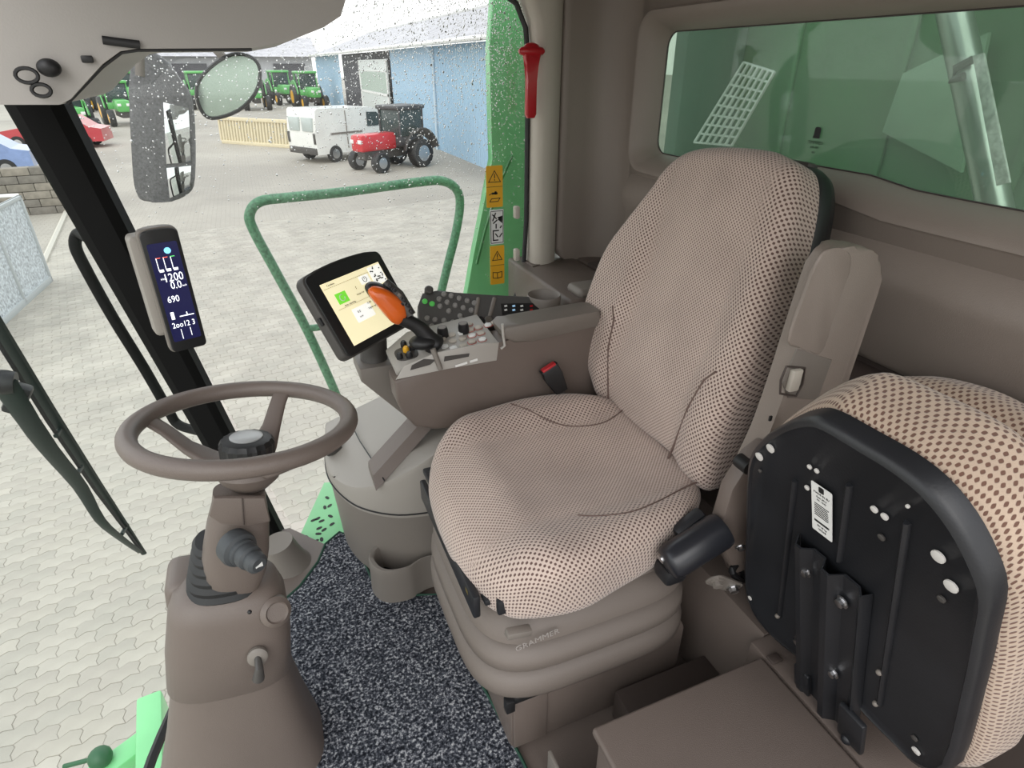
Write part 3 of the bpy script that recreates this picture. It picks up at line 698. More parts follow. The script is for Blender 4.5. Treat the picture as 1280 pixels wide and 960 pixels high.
bm = NB(); loft(bm, [[Mj @ Vector((x*s, y*s-.002, w)) for x, y in gs] for s, w in ((1.0, -.001), (1.08, -.006), (1.10, -.02), (.95, -.034), (.6, -.04))]); tube(bm, [c2+vw*-.01, (c2+c3)/2+vw*-.015], .02, 12); build('grip_back', bm, BLK, joy)
for px, py in [(486, 358), (491, 363), (497, 369), (503, 375), (508, 382), (500, 381), (512, 390)]:
    q = PP(px+1, py-1, c2+vw*.018, vw); M = frame(q, ua, vw.cross(ua)); bm = NB(); prism(bm, rrect(.010, .008, .002, 2), M, .008, .0015); build('thumb_button', bm, BLK if px != 497 else GRY, joy)
q = PP(497, 368, c2, vw); bm = NB(); tube(bm, [PP(481, 353, c2+vw*.008, vw), PP(498, 369, c2+vw*.01, vw), PP(514, 394, c2+vw*.006, vw)], [.012, .014, .012], 10); build('button_pod', bm, CHAR, joy)
# keypad unit on the far side
kp = empty('climate_keypad', P(600, 385, y=1.50), 'dark angled keypad with rows of round buttons behind the armrest console', 'keypad')
K0 = P(525, 385, y=1.47); kn_ = Vector((-.10, -.62, .75)).normalized()
Mk = frame(P(585, 400, y=1.44), (1, 0, .10), Vector((0, .75, .62))); kn_ = Mk.to_3x3() @ Vector((0, 0, 1)); ko = Mk.translation
def kpt(px, py, d=0): return Mk.inverted() @ PP(px, py, ko, kn_)
kout = [(522, 382), (528, 366), (548, 362), (600, 370), (660, 370), (676, 378), (690, 392), (640, 398), (600, 410), (545, 412), (524, 402)]
bm = NB(); kk = [kpt(*q) for q in kout]; prism(bm, [(p.x, p.y) for p in kk], Mk @ T(0, 0, -.05), .05, .005); build('keypad_housing', bm, mat('keypad_grey', (.075, .072, .07), .5), kp)
kb = [(531, 377), (540, 380), (550, 383), (534, 398), (544, 400), (555, 401), (566, 403), (549, 374), (559, 378), (569, 382), (579, 385), (589, 388), (555, 368), (564, 370), (574, 373), (584, 376), (593, 379), (561, 389), (577, 400), (598, 400), (540, 408), (575, 395)]
for i, (px, py) in enumerate(kb):
    p = kpt(px, py); bm = NB(); lathe(bm, [(.0075, 0), (.0075, .003), (.005, .006)], Mk @ T(p.x, p.y, 0), 12)
    build('keypad_button', bm, mat('lit_green', (.05, .25, .05), .4, emit=.6) if i < 2 else mat('button_grey', (.26, .25, .24), .3), kp)
for (a, b_) in (((598, 373), (594, 396)), ((618, 373), (612, 396))):
    bm = NB(); p = kpt(*a); q = kpt(*b_); tube(bm, [Mk @ Vector((p.x, p.y, 0)), Mk @ Vector((q.x, q.y, 0))], .006, 8); build('divider_rib', bm, GRY, kp)
p = [kpt(*q) for q in [(626, 380), (672, 379), (674, 388), (628, 394)]]; bm = NB(); prism(bm, [(v.x, v.y) for v in p], Mk, .002); sc_ = build('display_strip', bm, BLK, kp)
for px, m_ in ((632, WHT), (642, mat('icon_blue', (.3, .5, .7), .5, emit=.4)), (652, WHT), (664, RED)):
    for dy in (0, 5):
        p = kpt(px, 383+dy); bm = NB(); box(bm, (.008, .005, .001), Mk @ T(p.x, p.y, .0025)); build('display_icon', bm, m_, sc_)
for px in (600, 610, 623):
    p = kpt(px, 402); bm = NB(); lathe(bm, [(.012, 0), (.012, .012), (.009, .016)], Mk @ T(p.x, p.y, -.002), 16); build('selector_dial', bm, BLK if px != 610 else STEEL, kp)
bm = NB(); p = kpt(536, 364); lathe(bm, [(.012, -.03), (.012, .01), (.008, .014)], Mk @ T(p.x, p.y, 0), 14); build('side_knob', bm, CHAR, kp)
bm = NB(); bx(bm, .36, .72, 1.44, 1.56, .56, .70, .01); build('keypad_support', bm, BRN, kp)

# ================================================================== MONITOR
az = math.radians(50); Um = Vector((math.sin(az), math.cos(az), 0)); Nh = Vector((math.cos(az), -math.sin(az), 0)); tau = math.radians(31)
Wm = Vector((0, 0, 1))*math.cos(tau)-Nh*math.sin(tau); Nm = Um.cross(Wm)
TL = P(379, 349, y=1.40)
def solve_len(TL, D, target, horizontal=True):
    best = None
    for k in range(20, 500):
        p = TL+D*(k*.001); x, y, _ = proj(*p); e = (x-target[0])**2+(y-target[1])**2
        if best is None or e < best[0]: best = (e, k*.001)
    return best[1]
wm_ = solve_len(TL, Um, (472, 313)); hm_ = solve_len(TL, -Wm, (437, 447))
print('monitor', wm_, hm_, TL)
cm = TL+Um*wm_/2-Wm*hm_/2
Mm = frame(cm, Um, Wm)
mon = empty('touchscreen_monitor', cm, 'black framed touchscreen monitor on a tilting arm beside the joystick', 'monitor')
o1 = rrect(wm_, hm_, .014, 4); o1 = [(x, y+(.012*(1-(2*x/wm_)**2) if y > 0 else 0)) for x, y in o1]
# subdivide top edge for the gentle arch
def arch(w, h, r, rise, n=8):
    out = []; base = rrect(w, h, r, 4)
    for i, p in enumerate(base):
        out.append(p); q = base[(i+1) % len(base)]
        if abs(q[0]-p[0]) > w*.3 and p[1] > 0: out += [(p[0]+(q[0]-p[0])*k/n, p[1]) for k in range(1, n)]
    return [(x, y+(rise*(1-(2*x/w)**2) if y > 0 else 0)) for x, y in out]
bm = NB(); prism(bm, arch(wm_, hm_, .014, .010), Mm @ T(0, 0, -.004), .006, .002); build('bezel', bm, BLK, mon)
bm = NB(); prism(bm, arch(wm_+.008, hm_+.008, .018, .010), Mm @ T(0, 0, -.036), .031, .006); build('housing', bm, CHAR, mon)
SCR = mat('screen_cream', (.80, .72, .46), .3, emit=.6)
sw, sh_ = wm_*.80, hm_*.78; Msx = Mm @ T(.004, -.004, .0022)
bm = NB(); prism(bm, [(-sw/2, -sh_/2), (sw/2, -sh_/2), (sw/2, sh_/2), (-sw/2, sh_/2)], Msx, .0006); scr = tag(build('screen', bm, SCR, mon), 'lit cream coloured display')
GI = mat('screen_green', (.15, .55, .04), .4, emit=.7); SI = mat('screen_ink', (.06, .06, .05), .5); SPL = mat('screen_pale', (.85, .85, .8), .3, emit=.6)
def srect(x, y, w, h, m_, nm='screen_icon', z=.0008):
    bm = NB(); box(bm, (w, h, .0004), Msx @ T(x*sw, y*sh_, z)); return build(nm, bm, m_, scr)
srect(-.30, .21, sw*.17, sh_*.17, GI); srect(.38, .32, sw*.22, sh_*.30, SPL, 'side_menu'); srect(.15, .33, sw*.16, sh_*.13, SPL); srect(-.12, -.12, sw*.30, sh_*.22, SPL, 'value_box')
bm = NB(); Mq = Msx @ T(-.30*sw, .21*sh_, .0015); tube(bm, [Mq @ Vector((.008*math.cos(a), .008*math.sin(a), 0)) for a in [math.radians(60+k*30) for k in range(11)]], .0010, 5); build('screen_icon', bm, WHT, scr)
bm = NB(); Mq = Msx @ T(.15*sw, .33*sh_, .0015); tube(bm, [Mq @ Vector((.007*math.cos(a), .007*math.sin(a), 0)) for a in [math.radians(120+k*30) for k in range(11)]], .0008, 5); line(bm, Mq, 0, 0, 0, .007, .001); build('screen_icon', bm, SI, scr)
bm = NB()
for k in range(22):
    r = random.random(); x = .30+.17*random.random(); y = .20+.26*random.random(); box(bm, (.004+.003*r, .003, .0003), Msx @ T(x*sw, y*sh_, .0013))
build('menu_symbols', bm, SI, scr)
bm = NB(); line(bm, Msx @ T(0, 0, .001), -.48*sw, .41*sh_, .26*sw, .41*sh_, .0006); line(bm, Msx @ T(0, 0, .001), -.44*sw, .06*sh_, .1*sw, .06*sh_, .0006); build('screen_line', bm, SI, scr)
for s, x, y, z in (('Combine', -.36, .45, .007), ('1', -.04, .26, .012), ('Header 0.0', -.02, .16, .006), ('Auto steering', -.24, .085, .007), ('0.0', -.18, -.08, .009), ('km/h', -.18, -.16, .006), ('0.00', .03, -.02, .008), ('Engine rpm', .05, -.10, .007)):
    text('screen_words', s, z, Msx @ T(x*sw, y*sh_, .0012), SI, scr)
bm = NB(); q0 = Mm @ Vector((.02, -hm_*.28, -.03)); q1 = P(470, 470, y=1.46); tube(bm, catmull([q0, (q0+q1)/2+Vector((.0, .02, -.01)), q1], 4), [.03, .032, .034, .036, .036, .036, .036, .036, .034], 12); build('mounting_arm', bm, CHAR, mon)
bm = NB(); box(bm, (.006, .02, .01), Mm @ T(-wm_/2-.006, 0, -.015), .002); build('side_button', bm, BLK, mon)

# ================================================================== CORNER DISPLAY
az = math.radians(73); Uc = Vector((math.sin(az), math.cos(az), 0)); Wc = Vector((0, 0, 1))
TLc = P(173, 292, y=1.50); wc_ = solve_len(TLc, Uc, (221, 284)); hc_ = solve_len(TLc, -Wc, (213, 442)); print('corner', wc_, hc_)
cc_ = TLc+Uc*wc_/2-Wc*hc_/2; Mcd = frame(cc_, Uc, Wc)
cdp = empty('corner_post_display', cc_, 'tall narrow dark blue gauge display mounted on the black corner pillar', 'display')
bm = NB(); prism(bm, arch(wc_, hc_, .010, .004), Mcd @ T(0, 0, -.006), .008, .002); build('bezel', bm, BLK, cdp)
bm = NB(); prism(bm, arch(wc_+.006, hc_+.006, .012, .004), Mcd @ T(-.001, 0, -.030), .024, .004); build('housing', bm, GRY, cdp)
bm = NB(); prism(bm, rrect(wc_*.95, hc_*.84, .012, 4), Mcd @ T(-.022, .012, -.075), .046, .008); build('rear_housing', bm, GRYL, cdp)
NAVY = mat('screen_navy', (.004, .005, .045), .25, emit=.5); LW = mat('screen_white', (.9, .92, .95), .5, emit=1.0); LB = mat('screen_sky', (.2, .6, .9), .5, emit=1.0); LR = mat('screen_red', (.8, .12, .08), .5, emit=.8); LG = mat('screen_lime', (.1, .6, .15), .5, emit=.8)
cw, ch_ = wc_*.80, hc_*.82; bm = NB(); prism(bm, rrect(cw, ch_, .004, 2), Mcd @ T(0, 0, .0022), .0006); cs = tag(build('screen', bm, NAVY, cdp), 'lit navy gauge screen'); Mcs = Mcd @ T(0, 0, .0032)
for s, x, y, z in (('1200', .08, .155, .027), ('0.0', .10, .075, .025), ('690', -.12, -.06, .022), ('2oo12 3', .0, -.33, .019), ('n/min', -.25, .155, .007), ('km/h', .38, .06, .006)):
    text('digits', s, z, Mcs @ T(x*cw, y*ch_, 0), LW, cs, sx=.78)
bm = NB(); lathe(bm, [(.007, 0), (.007, .0004)], Mcs @ T(.12*cw, .42*ch_, 0), 16); build('status_light', bm, LB, cs)
for k, (x, m_) in enumerate(((-.32, LR), (-.08, LR), (.16, LG))):
    bm = NB(); line(bm, Mcs, x*cw, .36*ch_, (x+.13)*cw, .36*ch_, .0016); build('gauge_tick', bm, m_, cs)
    bm = NB(); line(bm, Mcs, x*cw, .36*ch_, x*cw, .24*ch_, .0014); box(bm, (.009, .006, .0004), Mcs @ T((x+.08)*cw, (.235)*ch_, 0)); build('gauge_bar', bm, LW, cs)
bm = NB(); line(bm, Mcs, -.05*cw, -.245*ch_, .42*cw, -.245*ch_, .002); line(bm, Mcs, .2*cw, -.245*ch_, .2*cw, -.215*ch_, .002); box(bm, (.007, .018, .0004), Mcs @ T(-.30*cw, -.225*ch_, 0)); line(bm, Mcs, -.15*cw, -.38*ch_, -.15*cw, -.48*ch_, .0012); line(bm, Mcs, .18*cw, -.38*ch_, .18*cw, -.46*ch_, .0012); build('gauge_lines', bm, LW, cs)

# ================================================================== STEERING
colm = empty('steering_column', (-.25, .93, 0), 'brown steering column with rubber gaiter and tapering floor pedestal', 'steering column')
def PY(px, py, y=.93): return P(px, py, y=y)
def oval(c, axis, rx, ry, e=3, n=36):
    M = frame(c, Vector((1, 0, 0)), Vector((0, 1, 0))) if axis is None else (Vector(axis).normalized().to_track_quat('Z', 'Y').to_matrix().to_4x4())
    if axis is not None: M = frame(c, Vector((0, 1, 0)).cross(Vector(axis)), (0, 1, 0))
    return [M @ Vector((x, y, 0)) for x, y in superell(rx, ry, e, n)]
bm = NB()
rows = [(196, 462, 1010, 1.0), (205, 415, 950, 1.0), (211, 388, 890, 1), (214, 368, 840, 1), (216, 362, 815, 1)]
def rings_from(rows, y, ryk=.95, e=3.2, tilt=(.15, 0, 1)):
    out = []
    for xl, xr, py, k in rows:
        c = P((xl+xr)/2, py, y=y); a = P(xl, py, y=y); b = P(xr, py, y=y); rx = (b-a).length/2*.93
        out.append(oval(c, tilt, rx, rx*ryk*k, e))
    return out
loft(bm, rings_from(rows, .95, .72)); build('floor_pedestal', bm, BRN, colm, ang=50)
bm = NB(); a_ = P(231, 730, y=1.0); box(bm, (.06, .10, .075), T(a_.x, a_.y, a_.z) @ Matrix.Rotation(.15, 4, 'Y'), .02, 3); build('cover_shoulder', bm, BRN, colm)
bm = NB(); loft(bm, rings_from([(216, 362, 833, 1), (209, 369, 828, 1), (206, 369, 785, 1), (208, 363, 748, 1), (214, 352, 730, 1), (232, 336, 724, .9)], .95, .72)); build('column_cover', bm, BRN, colm, ang=50)
bm = NB(); loft(bm, rings_from([(215, 363, 834, 1), (215, 363, 826, 1)], .95, .72)); build('cover_gap', bm, BLK, colm)
# gaiter
bm = NB(); rw = []
for k in range(15):
    t = k/14; py = 742-70*t; hw = 52-18*t+(3.5 if k % 2 else 0); cx = 282-6*t; rw.append((cx-hw, cx+hw, py, 1))
loft(bm, rings_from(rw, .95, .85, 2.6)); build('rubber_gaiter', bm, RUB, colm, ang=35)
# shroud
bm = NB(); loft(bm, rings_from([(263, 322, 742, .7), (254, 336, 712, .85), (250, 340, 685, .95), (256, 340, 650, .95), (262, 336, 628, .9), (264, 334, 612, .85)], .93, .85, 2.8)); build('column_shroud', bm, BRN, colm, ang=55)
bm = NB(); pq = [P(*q, y=.884) for q in [(267, 622), (331, 622), (338, 652), (306, 658), (276, 655), (261, 645)]]
prism(bm, [(p.x, p.z) for p in pq], frame((0, .894, 0), (1, 0, 0), (0, 0, 1)), .012, .004); build('shroud_panel', bm, BRN, colm)
bm = NB(); tube(bm, [P(303, 623, y=.880), P(305, 656, y=.880)], .001, 6); build('shroud_seam', bm, BRND, colm)
# stalk with horn button
c = P(298, 686, y=.86); axs = Vector((.42, -.72, .42)); Msn = frame(c, axs.cross(Vector((0, 0, 1))), Vector((0, 0, 1)))
ww = Msn.to_3x3() @ Vector((0, 0, 1))
if ww.dot(axs) < 0: Msn = frame(c, -axs.cross(Vector((0, 0, 1))), Vector((0, 0, 1)))
Msn = Msn @ Matrix.Scale(.85, 4)
DK = mat('slate_rubber', (.05, .055, .06), .5)
bm = NB(); lathe(bm, [(.034, -.02), (.036, 0), (.034, .008), (.027, .012), (.027, .020), (.022, .024)], Msn, 28); build('stalk_base', bm, DK, colm)
bm = NB(); lathe(bm, [(.023, .022), (.025, .030), (.024, .042), (.019, .046), (.019, .050), (.021, .054), (.020, .066), (.014, .072)], Msn, 28); sk = build('stalk_knob', bm, DK, colm)
Mh = Msn @ T(0, 0, .0724); bm = NB(); prism(bm, [(-.008, -.002), (-.003, -.002), (.006, -.005), (.006, .005), (-.003, .002), (-.008, .002)], Mh, .0006); build('horn_symbol', bm, WHT, sk)
# tilt lever, boss, screw holes
q = P(345, 765, y=.885); bm = NB(); lathe(bm, [(.030, -.03), (.028, .0), (.020, .008), (.017, .004)], T(*q) @ Matrix.Rotation(math.radians(62), 4, 'X') @ Matrix.Rotation(.3, 4, 'Y'), 24); build('hinge_boss', bm, BRN, colm)
q = P(322, 822, y=.86); q2 = P(323, 848, y=.845); bm = NB(); lathe(bm, [(.018, -.008), (.018, 0), (.014, .003)], frame(q, (1, 0, 0), (0, .3, 1)), 20); build('lever_collar', bm, GRY, colm)
bm = NB(); tube(bm, [q, P(324, 835, y=.84), q2], [.006, .007, .011], 10); build('tilt_lever', bm, CHAR, colm)
for px, py, y in ((312, 765, .862), (217, 813, .90)):
    q = P(px, py, y=y); bm = NB(); ball(bm, q, .004, u=8, v=6); build('screw_hole', bm, BLK, colm)
# wheel
WC = P(306, 529, y=.945); wax = Vector((.11, .12, 1)).normalized()
whl = empty('steering_wheel', WC, 'brown three-spoke steering wheel with a black knurled centre knob', 'steering wheel')
ux_ = Vector((0, 1, 0)).cross(wax).normalized(); Mwh = frame(WC, ux_, wax.cross(ux_))
RWH = .166; bm = NB()
tube(bm, [Mwh @ Vector((RWH*math.cos(a), RWH*math.sin(a), 0)) for a in [2*math.pi*k/72 for k in range(72)]], .0150, 14, closed=True); build('rim', bm, BRN, whl)
for a in (math.radians(66), math.radians(156), math.radians(316)):
    d = Vector((math.cos(a), math.sin(a), 0)); s_ = Vector((-math.sin(a), math.cos(a), 0)); bm = NB(); rg = []
    for t, z, hw, th in ((.02, -.076, .026, .012), (.06, -.072, .024, .009), (.10, -.050, .017, .007), (.135, -.020, .015, .006), (.160, -.004, .015, .006)):
        c = d*t+Vector((0, 0, z)); rg.append([Mwh @ (c+s_*(hw*x)+Vector((0, 0, th*y))) for x, y in superell(1, 1, 3, 12)])
    loft(bm, rg); build('spoke', bm, BRN, whl, ang=60)
bm = NB(); lathe(bm, [(.018, -.120), (.030, -.115), (.047, -.098), (.056, -.082), (.052, -.072), (.036, -.066), (.034, -.05)], Mwh, 32); build('hub', bm, BRN, whl)
bm = NB()
n = 36; rgs = []
for r, z in ((.034, -.068), (.041, -.061), (.042, -.036), (.038, -.028), (.030, -.025)):
    rgs.append([Mwh @ Vector(((r+(.002 if k % 2 and r > .037 else 0))*math.cos(2*math.pi*k/n), (r+(.002 if k % 2 and r > .037 else 0))*math.sin(2*math.pi*k/n), z)) for k in range(n)])
loft(bm, rgs); kb_ = build('adjusting_knob', bm, BLK, whl, ang=20)
bm = NB(); lathe(bm, [(.026, -.027), (.026, -.023), (.022, -.021), (.010, -.020)], Mwh, 28); em = tag(build('hub_badge', bm, mat('badge_silver', (.45, .46, .46), .35, metal=.3), kb_), 'round silver badge')

# ================================================================== SIDE CONSOLE (light grey, under the right window)
sc = empty('side_console', (.2, 1.5, 0), 'low rounded grey-tan side console with cup holders below the armrest', 'console')
pl = catmull([Vector(p) for p in [(.30, 1.275, 0), (.20, 1.30, 0), (.115, 1.365, 0), (.068, 1.45, 0), (.045, 1.55, 0), (.05, 1.66, 0), (.07, 1.80, 0)]], 5)
pl = [(p.x, p.y) for p in pl]+[(.74, 1.80), (.74, 1.275)]
bm = NB(); loft(bm, [[Vector((x+.06*(.33-z)*(x < .3), y, z)) for x, y in pl] for z in (0.0, .02, .26)]); build('console_body', bm, GRY, sc, ang=30)
# lid: sloping top surface with rounded nose
def toph(x): return min(.275+max(0, x-.05)*.62, .50)
bm = NB()
rgs = []
for ins, dz in ((0, -.03), (0.0, 0.0), (.004, .014), (.018, .024)):
    rgs.append([Vector((x+ins*(1 if x < .5 else -1), y+(ins if y < 1.5 else -ins), (toph(x)+dz) if dz > -.02 else .25)) for x, y in pl])
loft(bm, rgs); build('top_cover', bm, GRYL, sc, ang=28)
bm = NB(); tube(bm, [(x-.0015, y-.0015, .262) for x, y in pl[:-2]], .0022, 6); build('cover_joint', bm, BLK, sc)
a = P(408, 530, z=.33); b = P(462, 600, z=.31)
bm = NB(); tube(bm, [Vector((x, y, toph(x)+.0245)) for x, y in ((.175, 1.31), (.165, 1.42), (.15, 1.55), (.14, 1.70), (.14, 1.80))], .0018, 6); build('cover_joint', bm, BLK, sc)
# long raised ridge
bm = NB(); rg = []
for t in [k/6 for k in range(7)]:
    x = .15+.30*t; y = 1.36+.12*t; rg.append([Vector((x+.0*u, y+u, toph(x)+.024+w)) for u, w in ((-.05, -.01), (-.028, .024), (.04, .026), (.06, -.01))])
loft(bm, rg); build('ridge_moulding', bm, BRN, sc, ang=30)
bm = NB(); q = P(412, 545, z=.36); box(bm, (.05, .05, .05), T(q.x, q.y, .33) @ RZ(.3), .006); build('window_latch', bm, CHAR, sc)
q = P(385, 578, z=.27)
# cup holders near the floor
ch = [(.105, 1.32), (.118, 1.27), (.15, 1.245), (.20, 1.24), (.235, 1.255), (.27, 1.26), (.33, 1.245), (.345, 1.29), (.30, 1.33), (.2, 1.36), (.13, 1.36)]
def cpts(s, cx=.22, cy=1.30): return [(cx+(p.x-cx)*s, cy+(p.y-cy)*s) for p in catmull([Vector((a, b, 0)) for a, b in ch], 4, True)]
bm = NB(); rg = [[Vector((x, y, z)) for x, y in cpts(s)] for s, z in ((1.02, 0), (1.0, .09), (1.0, .112), (.97, .12), (.88, .12), (.84, .112), (.80, .04))]; loft(bm, rg); build('cup_holder', bm, GRY, sc, ang=60)
bm = NB(); prism(bm, cpts(.79), T(0, 0, .041), .003); build('holder_liner', bm, BLK, sc)

# rear right shelf with cup holder
shf = empty('rear_shelf', (.9, 1.62, .7), 'grey-brown corner shelf with a round drinks holder behind the console', 'shelf')
bm = NB(); bx(bm, .765, .98, 1.425, 1.90, .60, .757, .012, 3); bx(bm, .985, 1.12, 1.42, 1.90, .60, .757, .012, 3); build('shelf_body', bm, BRN, shf)
bm = NB(); bx(bm, .80, .95, 1.43, 1.52, .75, .78, .014, 3); build('shelf_pad', bm, GRY, shf)
q = P(680, 372, z=.765); bm = NB()
loft(bm, [[Vector((q.x+r*math.cos(a), q.y+r*math.sin(a), z)) for a in [2*math.pi*k/32 for k in range(32)]] for r, z in ((.046, .66), (.048, .77), (.046, .775), (.043, .772), (.038, .69))]); build('drinks_holder', bm, GRY, shf, ang=60)
bm = NB(); lathe(bm, [(.0385, .691), (.0385, .693)], T(q.x, q.y, 0), 28); build('holder_liner', bm, BLK, shf)

# seat belt buckle
bk = empty('seat_belt_buckle', P(700, 490, y=1.245), 'black seat belt buckle with a red release on the console side', 'buckle')
q1 = P(683, 455, y=1.245); q2 = P(702, 490, y=1.235); dd = (q1-q2).normalized(); Mbk = frame((q1+q2)/2, Vector((0, 1, 0)).cross(dd), dd)
bm = NB(); ol = [(-.017, -.045), (.017, -.045), (.025, .01), (.025, .038), (-.025, .038), (-.025, .01)]; prism(bm, ol, Mbk @ T(0, 0, -.012), .024, .004); build('buckle_body', bm, BLK, bk)
bm = NB(); box(bm, (.040, .012, .018), Mbk @ T(0, .036, .002), .002); tag(build('release_button', bm, RED, bk), 'red release button')
bm = NB(); tube(bm, [Mbk @ Vector((0, -.04, 0)), P(706, 497, y=1.24), P(712, 515, y=1.25)], [.010, .008, .008], 8); build('stalk', bm, CHAR, bk)
# second belt fixings at floor
an = empty('belt_anchor', P(910, 735, y=.66), 'steel belt anchor plate with bolts at the near rear foot of the operator seat', 'bracket')
Ma = frame(P(905, 728, y=.66), (1, 0, -.75), (0, -.4, 1)); bm = NB(); prism(bm, rrect(.10, .04, .015), Ma, .004, .001); build('anchor_plate', bm, GRY, an)
nA = Ma.to_3x3() @ Vector((0, 0, 1))
bolt(an, Ma @ Vector((.032, 0, .004)), nA, .010); bolt(an, Ma @ Vector((-.03, 0, .004)), nA, .011, material=GRY)
bolt(an, P(925, 683, y=.64), nA, .007)
bm = NB(); tube(bm, catmull([P(925, 700, y=.68), P(915, 715, y=.66), P(930, 725, y=.67), P(918, 690, y=.68)], 5), .007, 8); build('belt_cable', bm, BLK, an)

# ================================================================== STORAGE BOX + REAR PLINTH
stb = empty('storage_box', (.6, .3, 0), 'flat-topped brown storage box with a hinged lid in the near right corner', 'box')
bm = NB(); bx(bm, .398, .80, -.12, .552, 0, .262, .006); build('box_body', bm, BRN, stb)
bm = NB(); bx(bm, .388, .782, -.13, .562, .266, .285, .007, 3); build('lid', bm, BRN, stb)
bm = NB(); bx(bm, .338, .346, .55, .632, .0, .135, .002); bx(bm, .338, .40, .55, .558, .0, .13, .002); build('side_fin', bm, GRY, stb)
bm = NB(); box(bm, (.025, .02, .006), T(.80, .545, .288), .002); build('lid_catch', bm, BRND, stb)
bm = NB(); bx(bm, .788, 1.10, -.12, .60, 0, .282, .006); struct(build('trim_11', bm, BRN))
# tray rim behind the seat base
bm = NB()
loft(bm, [[Vector((x, y, z)) for x, z in ((.80, 0), (.80, .20), (.825, .285), (1.0, .30), (1.0, 0))] for y in (.60, 1.26)])
struct(build('trim_12', bm, BRN, ang=30))
bm = NB(); bx(bm, .55, .80, .565, .72, .0, .09, .004); struct(build('trim_13', bm, BRND))  # low plate, its dark colour stands in for shade in the recess

# ================================================================== INSTRUCTOR SEAT (folded)
ins = empty('instructor_seat', (.85, .4, .28), 'folded instructor seat showing its black metal pan and dotted beige cushion edge', 'seat')
io, inn = (.82, 0, .28), Vector((-1, 0, -.3)).normalized()
Mi = frame((.82, .45, .28), (0, -1, 0), (-.3, 0, 1)); Mii = Mi.inverted()   # w = (0,-1,0)x(-.3,0,1) = (-1,0,-.3)
def I(px, py): p = Mii @ PP(px, py, io, inn); return (p.x, p.y)
pan_px = [(1008, 522), (1030, 527), (1075, 553), (1120, 580), (1160, 612), (1195, 655), (1222, 705), (1236, 750), (1228, 800), (1213, 870), (1185, 965), (1150, 962), (1120, 935), (1085, 900), (1040, 850), (985, 815), (945, 775), (930, 735), (931, 660), (934, 580), (950, 550), (980, 530)]
pan = [I(*q) for q in pan_px]
pc = catmull([Vector((*p, 0)) for p in pan], 3, True); pcc = sum(pc, Vector())/len(pc)
bm = NB(); loft(bm, [[Mi @ Vector((*(pcc.xy+(p-pcc).xy*s), w)) for p in pc] for s, w in ((1.0, -.03), (1.0, -.008), (.985, 0), (.955, .003), (.94, -.001))]); panl = build('seat_pan', bm, BLKM, ins, ang=50)
# pressed ribs
for (a, b_) in (((995, 600), (975, 770)), ((1063, 605), (1050, 700)), ((1135, 652), (1100, 880))):
    p, q = I(*a), I(*b_); bm = NB(); tube(bm, [Mi @ Vector((p[0], p[1], -.002)), Mi @ Vector((q[0], q[1], -.002))], .009, 8, flat=.5); build('pressed_rib', bm, BLKM, panl)
# holes (pale cushion showing) and rivets
HOL = mat('pale_backing', (.62, .60, .57), .7)
for px, py, r in [(950, 570, .009), (964, 560, .009), (1013, 583, .0045), (1022, 588, .0045), (1010, 609, .005), (1094, 636, .006), (1107, 645, .006), (1174, 695, .010), (1190, 732, .010), (951, 588, .004), (1103, 671, .006), (1178, 748, .006), (938, 747, .006), (1144, 922, .006), (1146, 938, .008), (1136, 632, .003)]:
    u, v = I(px, py); r *= .85; bm = NB(); dark = (px, py) in ((951, 588), (1103, 671), (1178, 748), (1144, 922)); lathe(bm, [(r, 0), (r, .0022), (r*.7, .0030)], Mi @ T(u, v, .0005), 14); build('drain_hole' if dark else 'fixing_stud', bm, CHAR if dark else HOL, panl)
for px, py in ((975, 768), (1098, 877), (1103, 838)):
    u, v = I(px, py); bm = NB(); ball(bm, Mi @ Vector((u, v, .006)), .005, u=10, v=6); build('weld_stud', bm, GRY, panl)
# label
lc = [I(*q) for q in [(1021, 600), (1047, 611), (1038, 676), (1015, 661)]]
cu_ = sum(p[0] for p in lc)/4; cv_ = sum(p[1] for p in lc)/4; Ml = Mi @ T(cu_, cv_, .0032) @ RZ(math.radians(2)); lw, lh = .036, .098
bm = NB(); prism(bm, rrect(lw, lh, .002, 2), Ml, .0008); lb = tag(build('type_label', bm, WHT, ins), 'white printed label with black text'); Ml = Ml @ T(0, 0, .001)
bm = NB(); prism(bm, rrect(.009, .011, .002, 2), Ml @ T(0, .042, 0), .0004)
for k in range(7): line(bm, Ml, -.012, .010-.0038*k, .012-.004*random.random(), .010-.0038*k, .0012)
for k in range(16): box(bm, (.0008+.001*random.random(), .004, .0004), Ml @ T(-.013+.0017*k, -.026, 0))
build('label_print', bm, INK, lb, smooth=False)['kind'] = 'stuff'
for k, (s, z) in enumerate((('MADE IN EU', .005), ('Seat 2013', .0045), ('Nr. 1043', .0045), ('EN 45 kg', .0045), ('100268', .005))):
    text('label_words', s, z, Ml @ T(0, (.032, .025, .019, -.034, -.041)[k], 0), INK, lb)
# hinge bracket: folded channel plate
b0 = I(1000, 668); b1 = I(1092, 740)
Mbk2 = Mi
bm = NB(); yl, yr = b0[0], b1[0]; yt = (b0[1]+b1[1])/2
bot = I(1028, 870)[1]-.02
prof_ = [(0, .004), (.012, .022), (.022, .022), (.034, .008), (.055, .008), (.066, .026), (.078, .026), (.090, .008), (.115, .008), (.126, .018), (.132, .004)]
wsc = (yr-yl)/.132
for t0, t1 in ((yt, bot),):
    rg = [[Mi @ Vector((yl+u*wsc, t, w)) for u, w in prof_]+[Mi @ Vector((yl+u*wsc, t, w-.004)) for u, w in prof_[::-1]] for t in (t0, t1)]
    loft(bm, rg)
brk = build('hinge_bracket', bm, BLKM, ins, ang=25)
for px, py in [(1015, 709), (1061, 747), (1006, 797), (1049, 836)]:
    u, v = I(px, py); bolt(brk, Mi @ Vector((u, v, .012)), inn, .0075)
